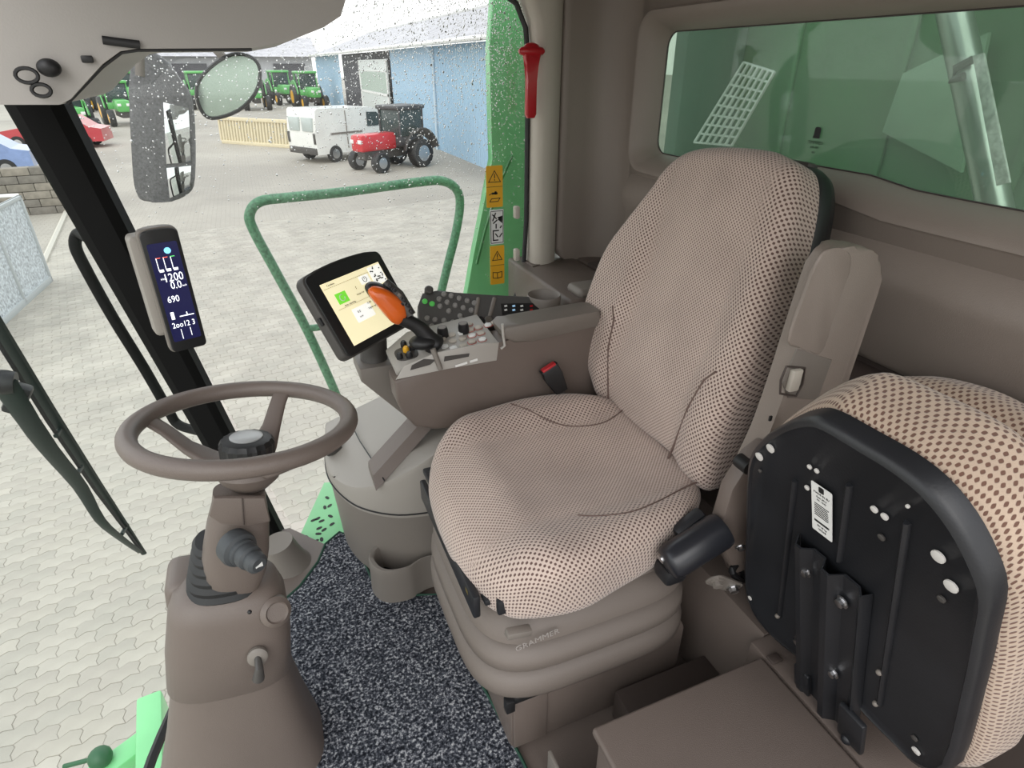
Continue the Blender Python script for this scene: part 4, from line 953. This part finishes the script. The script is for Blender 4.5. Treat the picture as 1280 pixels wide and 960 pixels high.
bm = NB(); 
u, v = I(1075, 900); box(bm, (.05, .10, .012), Mi @ T(u, v-.01, .018), .004); ball(bm, Mi @ Vector((u-.005, v-.055, .02)), .011, u=12, v=8); build('pivot_tab', bm, BLKM, brk)
u, v = I(1010, 850); bm = NB(); box(bm, (.035, .10, .008), Mi @ T(u, v, .014), .003); build('pivot_tab', bm, BLKM, brk)
# cushion behind the pan: same outline slightly larger, thick, domed away (+x side)
Mcz = frame(Mi @ Vector((0, 0, -.02)), (0, -1, 0), (.3, 0, -1))  # w = away from camera side
Mcz2 = Mcz; 
cx_ = [(p[0], -p[1]) for p in pan]
cxm = (sum(p[0] for p in cx_)/len(cx_), sum(p[1] for p in cx_)/len(cx_))
cx_ = [(cxm[0]+(a-cxm[0])*1.07+.006, cxm[1]+(b-cxm[1])*1.04-.004) for a, b in cx_]
pillow('seat_cushion', cx_[::-1], Mcz2 @ T(0, 0, .10), lambda u, v: .02, .10, FABI, ins, er=.035, rings=10, smooth_n=4)
# backrest cushion behind
bo2 = (.94, 0, .28); bn2 = Vector((-1, 0, .05)).normalized()
b2px = [(1040, 505), (1062, 487), (1085, 478), (1115, 474), (1150, 477), (1200, 491), (1250, 516), (1300, 548), (1340, 600), (1360, 700), (1350, 850), (1250, 900), (1120, 850), (1045, 700), (1025, 580)]
Mi2 = frame((.96, .45, .28), (0, -1, 0), (.05, 0, 1)); 
b2 = [Mi2.inverted() @ PP(px, py, (.93, 0, .28), bn2) for px, py in b2px]
pillow('backrest', [(p.x, p.y) for p in b2][::-1], Mi2, lambda u, v: .03, .09, FABI, ins, er=.04, rings=10, smooth_n=4)

# ================================================================== HAMMER
hq = P(663, 66, y=YR-.035); hb_ = P(667, 147, y=YR-.035); 
ham = empty('emergency_hammer', (hq+hb_)/2, 'red emergency hammer clipped on the tan pillar right of the window', 'hammer')
Mhm = frame(hq, (1, 0, 0), (hq-hb_)); L_ = (hq-hb_).length
bm = NB(); prism(bm, [(-.013, -.035), (-.013, -.07), (-.016, -L_+.01), (-.010, -L_), (.010, -L_), (.016, -L_+.01), (.015, -.07), (.019, -.035), (.028, -.002), (-.024, -.002)], Mhm @ T(0, 0, -.004), .020, .004, 3); build('handle', bm, RED, ham)
bm = NB(); lathe(bm, [(.004, -.031), (.008, -.026), (.010, -.015), (.012, 0), (.010, .015), (.008, .026), (.004, .031)], Mhm @ T(.001, .004, .006) @ Matrix.Rotation(math.pi/2, 4, 'Y') @ Matrix.Scale(1.25, 4), 16); ball(bm, Mhm @ Vector((.001, .010, .004)), .026, (1, .5, .6), M=Matrix()); build('hammer_head', bm, RED, ham)
# visor clip on the headliner
q = P(57, 96, y=1.205); clip = empty('black_cable_clip', q, 'small black ring clip hanging on the headliner corner', 'clip')
bm = NB(); ball(bm, q+Vector((.008, 0, .012)), .016, (1, .7, .8)); build('clip_body', bm, BLK, clip)
for dx, dz, r in ((-.022, .002, .014), (-.010, -.018, .012)):
    bm = NB(); tube(bm, [q+Vector((dx+r*math.cos(a), -.005, dz+r*.7*math.sin(a))) for a in [2*math.pi*k/16 for k in range(16)]], .0028, 6, closed=True); build('ring', bm, BLK, clip)
q = P(109, 74, y=1.215); bm = NB(); box(bm, (.016, .006, .010), T(*q), .002); struct(build('trim_14', bm, BLK))

# ================================================================== OUTSIDE THE CAB (on the machine)
gh = empty('black_grab_bar', P(150, 400, y=1.92), 'black tubular grab bar outside behind the corner pillar', 'grab bar')
pts = [P(120, 304, y=1.72), P(108, 296, y=1.86)]+[P(*q, y=1.93) for q in [(98, 292), (94, 306), (104, 330), (140, 395), (180, 460), (210, 512), (222, 530)]]+[P(245, 538, y=1.86), P(262, 540, y=1.72)]
bm = NB(); tube(bm, catmull(pts, 5), .015, 10); build('bar', bm, PIL, gh)
rail = empty('green_handrail', (.35, 2.5, .3), 'green painted tubular handrail beside the access platform', 'handrail')
rp_ = [(440, 545), (424, 502), (385, 415), (345, 340), (318, 290), (312, 268), (325, 252), (360, 247), (430, 240), (520, 228), (552, 226), (570, 236), (575, 255), (570, 290), (560, 330), (550, 372), (540, 420)]
bm = NB(); tube(bm, catmull([P(*q, y=2.5) for q in rp_], 5), .019, 12); build('rail_tube', bm, GRNR, rail)
bm = NB(); tube(bm, [P(383, 411, y=2.5), P(470, 400, y=2.5)], .015, 10); build('cross_bar', bm, GRNR, rail)
dk = empty('access_platform', (.0, 1.9, -.06), 'bright green perforated step platform outside beyond the floor mat', 'platform')
dz = -.07
dpx = [(350, 722), (405, 603), (440, 600), (500, 640), (500, 745), (375, 745)]
bm = NB(); prism(bm, [tuple(P(*q, z=dz).xy) for q in dpx], T(0, 0, dz-.02), .02, .003); build('platform_plate', bm, GRNL, dk)
for px, py in [(409, 622), (412, 632), (406, 634), (397, 648), (402, 651), (392, 650), (399, 660), (405, 662), (398, 667), (383, 671), (388, 676), (382, 680), (386, 685), (395, 676), (402, 674), (413, 645), (415, 655)]:
    q = P(px, py, z=dz+.001); bm = NB(); prism(bm, superell(.011, .006, 2.2, 8), T(q.x, q.y, dz) @ RZ(random.uniform(0, 3)), .001); build('grip_hole', bm, INK, dk)
# green body panel behind the cab
gb_ = empty('green_body_panel', (.75, 2.05, .8), 'bright green machine body panel just outside the right window', 'body panel')
g1 = [(618, -40), (612, 60), (614, 150), (618, 200), (604, 260), (592, 320), (578, 395), (700, 400), (700, -40)]
bm = NB(); prism(bm, [(P(*q, y=2.05).x, P(*q, y=2.05).z) for q in g1], frame((0, 2.09, 0), (1, 0, 0), (0, 0, 1)), .04, .008, 3); build('panel_sheet', bm, GRNL, gb_)
bm = NB(); tube(bm, [P(*q, y=2.03) for q in [(596, 330), (606, 290), (622, 235), (640, 195)]], .006, 6); build('pressed_edge', bm, GRN, gb_)
# green parts low in front
lowg = empty('green_front_linkage', (-.9, 2.0, -1.2), 'green painted linkage arm low down outside the front window', 'linkage')
c = P(185, 930, z=-1.2); bm = NB(); box(bm, (.10, .40, .14), T(c.x+.02, c.y, c.z) @ RZ(.1), .012); build('link_arm', bm, GRNL, lowg)
c2_ = P(150, 955, z=-1.25); bm = NB(); box(bm, (.26, .10, .10), T(*c2_) @ RZ(.5), .012); build('cross_arm', bm, GRNL, lowg)
bm = NB(); tube(bm, [P(80, 958, z=-1.3), P(130, 945, z=-1.25), P(200, 920, z=-1.2)], .010, 8); ball(bm, c2_+Vector((-.05, 0, .08)), .045); build('hose', bm, mat('dark_green', (.02, .10, .04), .5), lowg)
# windscreen wiper
wp = empty('windscreen_wiper', P(90, 560, x=-.64), 'long dark windscreen wiper with double arms outside the front glass', 'wiper')
DGN = mat('wiper_black', (.010, .020, .017), .45)
XW = -.72
def wpt(px, py, x=XW): return P(px, py, x=x)
bm = NB(); tube(bm, [wpt(-60, 310), wpt(0, 412), wpt(60, 510), wpt(120, 603), wpt(180, 692)], [.017, .018, .018, .016, .011], 8, flat=.6); build('blade_spine', bm, DGN, wp)
bm = NB(); tube(bm, [wpt(-60, 330), wpt(0, 432), wpt(60, 527), wpt(120, 614), wpt(178, 690)], .006, 6); build('rubber_blade', bm, RUB, wp)
bm = NB(); tube(bm, catmull([wpt(5, 478), wpt(25, 510), wpt(60, 560), wpt(100, 608), wpt(125, 650), wpt(150, 672), wpt(175, 690)], 3), [.030, .030, .030, .030, .028, .028, .026, .025, .024, .022, .020, .018, .017, .016, .015, .014, .013, .012, .010], 8, flat=.5); build('wiper_arm', bm, DGN, wp)
bm = NB(); q = wpt(8, 478); lathe(bm, [(.03, -.02), (.034, .0), (.034, .03), (.02, .04)], T(*q) @ Matrix.Rotation(-1.3, 4, 'Y'), 16); box(bm, (.05, .04, .09), T(*wpt(22, 498)) @ Matrix.Rotation(.6, 4, 'Y'), .01); build('pivot_head', bm, BLK, wp)
for px, py in ((70, 545), (95, 595), (152, 668)):
    bm = NB(); tube(bm, [wpt(px, py), wpt(px+7, py-12)], .008, 6); build('blade_link', bm, DGN, wp)
# big rear-view mirror
MIRM = mat('mirror_glass', (.75, .78, .80), .03, metal=1)
DKG = mat('mirror_housing_grey', (.13, .13, .135), .55, bump=.4, bscale=200, var=.3, vscale=150)
YM = 2.55
mi_ = empty('rear_view_mirror', P(200, 170, y=YM), 'tall grey exterior mirror hanging beyond the right glass', 'mirror')
ho = [(163, 70), (200, 70), (225, 100), (238, 120), (243, 160), (243, 225), (236, 242), (215, 252), (180, 252), (170, 240), (165, 200)]
hp = [P(*q, y=YM) for q in ho]; hcx = catmull([Vector((p.x, p.z, 0)) for p in hp], 3, True)
bm = NB(); prism(bm, [(p.x, p.y) for p in hcx], frame((0, YM+.06, 0), (1, 0, 0), (0, 0, 1)), .06, .012, 3); build('mirror_housing', bm, DKG, mi_, ang=50)
for pxs in ([(204, 128), (236, 135), (239, 203), (208, 205)], [(208, 210), (239, 207), (238, 236), (212, 248)]):
    g = [P(*q, y=YM-.004) for q in pxs]; bm = NB(); prism(bm, [(p.x, p.z) for p in g], frame((0, YM, 0), (1, 0, 0), (0, 0, 1)), .004, .001); mo_ = build('mirror_glass', bm, MIRM, mi_)
bm = NB(); tube(bm, [(-.32, 1.86, 1.64), (-.32, 2.4, 1.66), P(172, 20, y=YM+.02), P(175, 60, y=YM+.02), P(176, 95, y=YM+.02)], .025, 10); build('mirror_arm', bm, GRY, mi_)
m2 = empty('wide_angle_mirror', P(282, 110, y=3.0), 'rounded translucent wide-angle mirror with thin black rim beside the tall mirror', 'mirror')
w2p = catmull([P(*q, y=3.0) for q in [(246, 108), (262, 85), (290, 68), (315, 72), (325, 88), (320, 115), (298, 138), (265, 148), (250, 135)]], 4, True)
bm = NB(); tube(bm, w2p, .007, 6, closed=True); build('rim', bm, BLK, m2)
bm = NB(); prism(bm, [(p.x, p.z) for p in w2p], frame((0, 3.01, 0), (1, 0, 0), (0, 0, 1)), .006); build('mirror_glass', bm, mat('convex_glass', (.40, .48, .42), .12, metal=.8), m2, smooth=False)
bm = NB(); tube(bm, [(-.10, 1.86, 1.64), P(262, 30, y=3.03), P(270, 62, y=3.03), P(282, 75, y=3.03), P(284, 92, y=3.03)], .018, 8); build('mirror_arm', bm, GRY, m2)

# ================================================================== BEHIND THE REAR GLASS (grain tank side)
TKG = mat('tank_green', (.075, .20, .09), .45, var=.18, vscale=2.5, bump=.2, bscale=8)
tk = empty('grain_tank_panel', (2.3, 1.3, .2), 'green painted tank wall seen through the rear window', 'tank panel')
bm = NB(); bx(bm, 2.30, 2.34, -1.2, 2.75, -.2, 2.6, .01); build('tank_sheet', bm, TKG, tk)
for yy in (2.28, 1.75, 1.25, .6):
    bm = NB(); bx(bm, 2.285, 2.30, yy, yy+.03, -.2, 2.6, .005); build('panel_flange', bm, TKG, tk)
bm = NB(); bx(bm, 1.95, 2.30, 2.62, 2.72, -.2, 2.6, .02); build('corner_post', bm, mat('grey_green', (.10, .16, .13), .5), tk)
bm = NB(); prism(bm, [(0, 0), (.34, -.10), (.28, .32), (.02, .20)], frame((2.27, 1.75, 1.12), (0, -1, 0), (0, 0, 1)), .02, .004); build('painted_reflection', bm, mat('reflection_pale_green', (.26, .42, .29), .4), tk)  # pale shape painted in for the light reflections in the rear glass
bm = NB(); bx(bm, 2.1, 2.3, -1.2, 1.9, .6, .93, .03); build('lower_ledge', bm, mat('moss_green', (.05, .15, .07), .6, var=.3, vscale=6), tk)
gr = empty('metal_step_grating', P(915, 130, x=2.0), 'bright metal step grating seen through the left of the rear window', 'grating')
ga = [P(*q, x=2.0) for q in [(868, 178), (915, 182), (968, 90), (930, 78)]]
def gl(a, b): return ga[0].lerp(ga[3], b).lerp(ga[1].lerp(ga[2], b), a)
for k in range(7):
    bm = NB(); a, b = gl(k/6, 0), gl(k/6, 1); tube(bm, [a, b], .007, 6); build('grating_bar', bm, mat('galvanised', (.75, .78, .78), .35, metal=.5), gr)
for k in range(9):
    bm = NB(); a, b = gl(0, k/8), gl(1, k/8); tube(bm, [a, b], .005, 6); build('cross_rung', bm, MATS['galvanised'], gr)
au = empty('unloading_tube', P(1220, 130, x=1.9), 'shiny steel tube standing beyond the right part of the rear window', 'tube')
bm = NB(); tube(bm, [P(1185, -20, x=2.0), P(1215, 120, x=2.0), P(1250, 290, x=2.0)], .045, 20); build('tube_body', bm, mat('dull_steel', (.5, .55, .52), .3, metal=.8), au)
bm = NB(); tube(bm, [P(1205, 95, x=1.95), P(1190, 100, x=1.95), P(1195, 85, x=1.95), P(1215, 75, x=1.95)], .012, 8); build('clamp', bm, CHAR, au)
st = [P(*q, x=1.9) for q in [(1218, 70), (1232, 66), (1265, 228), (1248, 232)]]
pst = empty('perforated_white_strip', st[0], 'white speckled perforated strip beside the steel tube behind the rear glass', 'strip')
bm = NB(); prism(bm, [(-p.y, p.z) for p in st], frame((1.9, 0, 0), (0, -1, 0), (0, 0, 1)), .01, .002); build('strip', bm, mat('speckled_white', (.72, .75, .72), .6, var=.35, vscale=60), pst)

# ================================================================== YARD OBJECTS
# blue clad shed on the right
XB = 8.3
shed = empty('blue_clad_shed', (XB, 30, GZ), 'long light blue corrugated shed with white gutter and grey roof', 'building')
BLU = mat('pale_blue_cladding', (.36, .52, .66), .55, var=.05)
def corrug(x, y0, y1, z0, z1, pitch=.24, d=.045):
    bm = NB(); k = 0; y = y0; top = []; 
    while y < y1:
        for dy, dx in ((0, 0), (pitch*.35, 0), (pitch*.5, -d), (pitch*.85, -d)): top.append((x+dx, min(y+dy, y1)))
        y += pitch
    va = [bm.verts.new((a, b, z0)) for a, b in top]; vb = [bm.verts.new((a, b, z1)) for a, b in top]
    for i in range(len(top)-1): bm.faces.new((va[i], va[i+1], vb[i+1], vb[i]))
    return bm
build('wall_cladding', corrug(XB, 12, 38, GZ, 2.05), BLU, shed, smooth=False)
build('far_wall_cladding', corrug(XB, 58, 75, GZ, 2.05), BLU, shed, smooth=False)
bm = NB(); bx(bm, XB+.25, XB+.3, 38, 58, GZ, 2.05); build('dark_doorway', bm, mat('dark_opening', (.05, .05, .06), .8), shed)
sdr = NB(); bx(sdr, XB-.12, XB-.04, 38.8, 48, GZ+.05, 1.6, .02); dd_ = build('sliding_door', sdr, mat('door_pale', (.62, .66, .64), .5), shed)
for z0, z1 in ((.95, 1.0), (-.35, -.22)):
    bm = NB(); bx(bm, XB-.16, XB-.12, 38.8, 48, z0, z1); build('door_rail', bm, WHT, dd_)
for y0_ in (38.8, 47.8): 
    bm = NB(); bx(bm, XB-.16, XB-.12, y0_, y0_+.2, GZ+.05, 1.6); build('door_stile', bm, WHT, dd_)
bm = NB(); bx(bm, XB-.14, XB-.11, 39.2, 47.6, -.2, .9); build('door_light', bm, mat('door_green', (.42, .50, .44), .4), dd_)
RF = mat('fibre_cement_roof', (.44, .43, .45), .8, var=.2, vscale=1.5)
bm = NB(); loft(bm, [[Vector(p) for p in ((XB-.5, y, 2.15), (XB+6, y, 4.3), (XB+6, y, 4.2), (XB-.5, y, 2.05))] for y in (11, 76)]); build('roof', bm, RF, shed, smooth=False)
bm = NB(); tube(bm, [(XB-.55, 11, 2.12), (XB-.55, 76, 2.12)], .09, 8); build('gutter', bm, WHT, shed)
bm = NB(); tube(bm, [(XB+6, 11, 4.35), (XB+6, 76, 4.35)], .18, 8); build('ridge_cap', bm, WHT, shed)
for yy in (29, 24.2):
    q = (XB-.12, yy, 0); bm = NB(); tube(bm, [(XB-.5, yy, 2.05), (XB-.15, yy, 1.8), (XB-.12, yy, 1.5), (XB-.12, yy, GZ)], .06, 8); 
    if yy == 29: build('downpipe', bm, mat('pale_pipe', (.55, .65, .72), .4), shed)
    else: bm.free()
# grey hall behind
hall = empty('grey_hall', (-2, 95, GZ), 'distant low grey workshop hall with a pale roof across the yard', 'building')
bm = NB(); bx(bm, -22, 10, 95, 110, GZ, 2.2); build('hall_wall', bm, mat('hall_grey', (.35, .36, .38), .7), hall)
bm = NB(); loft(bm, [[Vector(p) for p in ((x, 94, 2.2), (x, 102, 4.6), (x, 111, 2.2))] for x in (-23, 11)]); build('hall_roof', bm, RF, hall, smooth=False)
for k in range(5):
    bm = NB(); bx(bm, -19+6*k, -15+6*k, 94.8, 95.0, GZ, 1.4); build('hall_door', bm, WHT if k % 2 else MATS['dark_opening'], hall)
# white van
def vehicle_wheel(root, x, y, z, r, w, M, name='wheel', hub=STEEL):
    bm = NB(); lathe(bm, [(r*.6, -w/2), (r*.93, -w/2), (r, -w*.35), (r, w*.35), (r*.93, w/2), (r*.6, w/2)], M @ T(x, y, z) @ Matrix.Rotation(math.pi/2, 4, 'X'), 20); o = build(name, bm, RUB, root)
    bm = NB(); lathe(bm, [(r*.1, -w*.52), (r*.55, -w*.50), (r*.58, -w*.3), (r*.58, w*.3), (r*.55, w*.50), (r*.1, w*.52)], M @ T(x, y, z) @ Matrix.Rotation(math.pi/2, 4, 'X'), 16); build('hub_cap', bm, hub, o)
van = empty('white_van', (4.2, 28.3, GZ), 'white delivery van parked behind the small red tractor', 'van')
cr = P(400, 206, z=GZ); aa = math.radians(30); Mv = T(*cr) @ RZ(aa)  # local: x forward, y left, origin = rear right corner
VW = mat('van_white', (.78, .78, .74), .35, coat=.4, var=.06, vscale=2)
Lv, Wv = 4.4, 1.85
bm = NB(); prof_ = [(0, .35), (-.02, 1.0), (.10, 1.95), (.2, 2.02), (2.9, 1.98), (3.25, 1.85), (3.75, 1.25), (4.35, 1.05), (4.42, .75), (4.4, .35)]
loft(bm, [[Mv @ Vector((x, y, z)) for x, z in prof_] for y in (0, Wv)]); build('van_body', bm, VW, van, ang=30)
DG = mat('dark_window', (.03, .05, .05), .1)
bm = NB(); prism(bm, [(2.6, 1.25), (3.6, 1.25), (3.15, 1.78), (2.6, 1.8)], Mv @ frame((0, -.01, 0), (1, 0, 0), (0, 0, 1)), .01); build('side_window', bm, DG, van)
for y0_ in (.15, 1.0):
    bm = NB(); bx(bm, -.04, 0.06, y0_, y0_+.65, 1.2, 1.7, .02); bmesh.ops.transform(bm, matrix=Mv, verts=bm.verts[:]); build('rear_window', bm, mat('pale_window', (.45, .50, .48), .2), van)
bm = NB(); bx(bm, -.06, .05, .03, Wv-.03, .35, .6, .03); bmesh.ops.transform(bm, matrix=Mv, verts=bm.verts[:]); build('bumper', bm, CHAR, van)
for y0_ in (.02, Wv-.14):
    bm = NB(); bx(bm, -.05, .03, y0_, y0_+.12, .75, 1.15, .01); bmesh.ops.transform(bm, matrix=Mv, verts=bm.verts[:]); build('tail_lamp', bm, CHAR, van)
bm = NB(); bx(bm, .7, 2.3, -.02, .0, 1.05, 1.12); bx(bm, 1.5, 1.53, -.02, 0, .5, 1.9); bmesh.ops.transform(bm, matrix=Mv, verts=bm.verts[:]); build('side_rail', bm, GRY, van)
for x in (.85, 3.6):
    for y in (.08, Wv-.08): vehicle_wheel(van, x, y, .33, .33, .2, Mv)
# tractors
def tractor(name, M, s, bodym, cabm, label, group=None, root=None, hubm=STEEL, rr=.85, fr=.5, guard=None):
    rt = empty(name, M.translation, label, 'tractor', group)
    S = M @ Matrix.Scale(s, 4)
    def bb(nm, x0, x1, y0, y1, z0, z1, m_, bev=.05):
        bm = NB(); bx(bm, x0, x1, y0, y1, z0, z1, bev); bmesh.ops.transform(bm, matrix=S, verts=bm.verts[:]); return build(nm, bm, m_, rt)
    bb('hood', .5, 2.5, -.38, .38, .85, 1.55, bodym, .12); bb('chassis', -.4, 2.3, -.25, .25, .5, .95, CHAR)
    bb('cab_frame', -.9, .55, -.68, .68, .95, 1.35, cabm); bb('cab_roof', -1.0, .65, -.75, .75, 2.45, 2.62, cabm, .06)
    bb('cab_glass', -.85, .5, -.66, .66, 1.35, 2.45, DG, .04)
    for x in (-.88, .52):
        for y in (-.66, .66):
            bm = NB(); tube(bm, [S @ Vector((x, y, 1.3)), S @ Vector((x, y, 2.5))], .04*s, 6); build('cab_post', bm, cabm, rt)
    for y in (-.85, .85):
        vehicle_wheel(rt, -.45, y, rr, rr, .5, S, 'rear_wheel', hubm); vehicle_wheel(rt, 1.9, y*.92, fr, fr, .36, S, 'front_wheel', hubm)
        bm = NB(); tube(bm, [S @ Vector((-.45+.95*math.cos(t), y, rr+.95*math.sin(t))) for t in [math.radians(10+16*k) for k in range(11)]], .06*s, 6, flat=4); build('mudguard', bm, guard or bodym, rt)
    for y in (-.25, .25): bb('head_lamp', 2.48, 2.54, y-.1, y+.1, 1.2, 1.35, WHT, .01)
    return rt
tp = P(502, 212, z=GZ); hd = math.atan2(24.3-25.6, 4.3-6.6)
tractor('compact_tractor', T(5.45, 24.6, GZ) @ RZ(hd), .84, mat('tractor_red', (.55, .02, .03), .35, coat=.4), mat('tractor_dark', (.05, .05, .055), .4), 'small red tractor with dark cab parked in front of the blue shed', rr=.62, fr=.42, guard=CHAR)
GT = mat('tractor_green', (.10, .42, .10), .4, coat=.3)
def at_px(px, py): return P(px, py, z=GZ)
q = at_px(100, 168); tractor('large_tractor', T(q.x, q.y-1, GZ) @ RZ(math.radians(-70)), 1.0, GT, GT, 'big green tractor with large tyres, nearest of the parked row', hubm=YEL)
q = at_px(146, 160); tractor('large_tractor', T(q.x, q.y+3, GZ) @ RZ(math.radians(-75)), 1.0, GT, GT, 'big green tractor just right of the nearest parked tractor', hubm=YEL)
k = 0
for px, dist in ((100, 66), (132, 80), (160, 68), (190, 74), (250, 66), (285, 72), (318, 63), (352, 70), (385, 62)):
    r = ray(px, 120); x = r.x/r.y*dist
    tractor('parked_tractor', T(x, dist, GZ) @ RZ(math.radians(-80+random.uniform(-12, 12))), 1.15, GT, GT if k % 3 else CHAR, 'green tractor in the distant row in front of the grey hall', 'distant parked tractors', hubm=YEL); k += 1
# cream barrier fence
fn = empty('cream_barrier_fence', (0, 34, GZ), 'cream slotted barrier fence left of the white van', 'fence')
fa = P(279, 179, z=GZ); fb = P(372, 186, z=GZ); CRM = mat('cream_concrete', (.66, .58, .40), .7, var=.05)
fd = (fb-fa); fl = fd.length; fu = fd.normalized(); Mfn = frame(fa, fu, (0, 0, 1)); FH = 1.25
for z in (.0, FH-.16):
    bm = NB(); bx(bm, 0, fl, z, z+.16, -.08, .08, .02); bmesh.ops.transform(bm, matrix=Mfn, verts=bm.verts[:]); build('long_rail', bm, CRM, fn)
ns = int(fl/.20)
for k in range(ns+1):
    bm = NB(); x = fl*k/ns; box(bm, (.10, FH-.26, .09), Mfn @ T(x, FH/2, 0) @ RZ(-.10)); build('slat', bm, CRM, fn)
# left: mesh trailer / sheet frame, wall, cars
def galv(): 
    return mat('dirty_polycarbonate', (.50, .53, .55), .5, var=.45, vscale=22)
tr = empty('sheet_metal_trailer', (-3.9, 12, GZ), 'grey-white mottled sheet panel framed in steel at the far left of the yard', 'panel')
e0 = P(64, 352, z=GZ); e1 = P(-60, 465, z=GZ); up0 = PP(36, 226, e0, (e0-e1).cross(Vector((0, 0, 1)))); 
q1 = Vector((e1.x, e1.y, GZ)); H0 = 1.55
tq = frame(e0, (e1-e0), (0, 0, 1)); Lq = (e1-e0).length
bm = NB(); bx(bm, 0, Lq, .1, H0, -.01, .01); bmesh.ops.transform(bm, matrix=tq, verts=bm.verts[:]); build('sheet', bm, galv(), tr)
for x0_, x1_, z0_, z1_ in ((0, .06, 0, H0), (Lq*.33, Lq*.33+.05, 0, H0), (Lq*.66, Lq*.66+.05, 0, H0), (0, Lq, 0, .12), (0, Lq, H0-.06, H0)):
    bm = NB(); bx(bm, x0_, x1_, z0_, z1_, -.04, .04, .01); bmesh.ops.transform(bm, matrix=tq, verts=bm.verts[:]); build('frame_bar', bm, mat('galv_grey', (.45, .47, .47), .5), tr)
bm = NB(); tube(bm, [tq @ Vector((0, H0, 0)), tq @ Vector((0, H0, 1.5)), tq @ Vector((Lq, H0, 1.5))], .03, 6); build('top_rail', bm, WHT, tr)
wl = empty('low_stone_wall', (-6, 20, GZ), 'low grey-brown concrete block wall behind the mottled panel', 'wall')
BW = [mat('block_%d' % i, c, .9, bump=.6, bscale=30, var=.2, vscale=6) for i, c in enumerate([(.20, .18, .15), (.24, .215, .18), (.17, .155, .135)])]
w0_ = P(106, 263, z=GZ); dirw = Vector((-1, -.06, 0)).normalized(); Mwl = frame(w0_, dirw, (0, 0, 1))
bmesh_me = []
for i in range(3):
    bm = NB(); box(bm, (.59, .19, .3), Matrix(), .012, 1); me = bpy.data.meshes.new('block'); bm.to_mesh(me); bm.free(); me.materials.append(BW[i]); bmesh_me.append(me)
for r in range(6):
    for c in range(9):
        o = bpy.data.objects.new('block', bmesh_me[random.randrange(3)]); COL.objects.link(o); o.parent = wl
        o.matrix_parent_inverse = T(*(-wl.location)); o.matrix_local = wl.matrix_local.inverted() if False else Matrix()
        o.matrix_basis = Mwl @ T(.3+.6*c+(.3 if r % 2 else 0), .1+.2*r, 0)
def car(name, M, m_, label):
    rt = empty(name, M.translation, label, 'car')
    bm = NB(); pr = [(0, .3), (0, .85), (.5, .95), (1.1, 1.4), (2.6, 1.42), (3.3, .95), (4.2, .8), (4.3, .3)]
    loft(bm, [[M @ Vector((x, y, z)) for x, z in pr] for y in (0, 1.7)]); build('car_body', bm, m_, rt, ang=25)
    bm = NB(); prism(bm, [(.7, .98), (3.1, .98), (2.55, 1.34), (1.15, 1.34)], M @ frame((0, -.01, 0), (1, 0, 0), (0, 0, 1)), .01); build('side_window', bm, DG, rt)
    for x in (.8, 3.5):
        for y in (.05, 1.65): vehicle_wheel(rt, x, y, .31, .31, .2, M)
q = P(38, 222, z=GZ); car('blue_car', T(q.x, q.y+2, GZ) @ RZ(math.radians(185)), mat('car_blue', (.22, .30, .52), .3, coat=.5, var=.1), 'blue car parked beyond the low block wall')
q = P(100, 190, z=GZ); car('red_car', T(q.x+1, q.y+3, GZ) @ RZ(math.radians(175)), mat('car_red', (.45, .05, .06), .3, coat=.5), 'dark red car half hidden behind the corner pillar')
# kerb line on the left of the yard
kb2 = NB(); a = P(85, 262, z=GZ); b_ = P(55, 330, z=GZ); 
tube(kb2, [a+Vector((0, 0, .02)), b_+Vector((0, 0, .02))], .06, 6); struct(build('kerb_strip', kb2, mat('kerb_pale', (.55, .52, .45), .8)))
# tree line far behind
TRM = [mat('tree_green', (.05, .10, .035), .9, var=.4, vscale=1.5), mat('tree_green_dark', (.035, .07, .03), .9, var=.4, vscale=1.5)]
for k, px in enumerate((20, 70, 120, 190, 250, 330)):
    r = ray(px, 90); D = 125+12*(k % 2)*2; x = r.x/r.y*D
    rt = empty('distant_tree', (x, D, GZ), 'dark green tree on the horizon behind the parked machines', 'tree', 'trees on the horizon')
    bm = NB(); tube(bm, [(x, D, GZ), (x, D, GZ+2.4)], .3, 8); build('trunk', bm, mat('bark', (.10, .07, .05), .9), rt)
    bm = NB(); bmesh.ops.create_icosphere(bm, subdivisions=4, radius=1, matrix=T(x, D, GZ+3.6) @ Matrix.Diagonal((4.5, 4, 2.2, 1)))
    for v in bm.verts: v.co += Vector((random.uniform(-.3, .3), random.uniform(-.3, .3), random.uniform(-.25, .25)))
    build('foliage', bm, TRM[k % 2], rt, smooth=False)
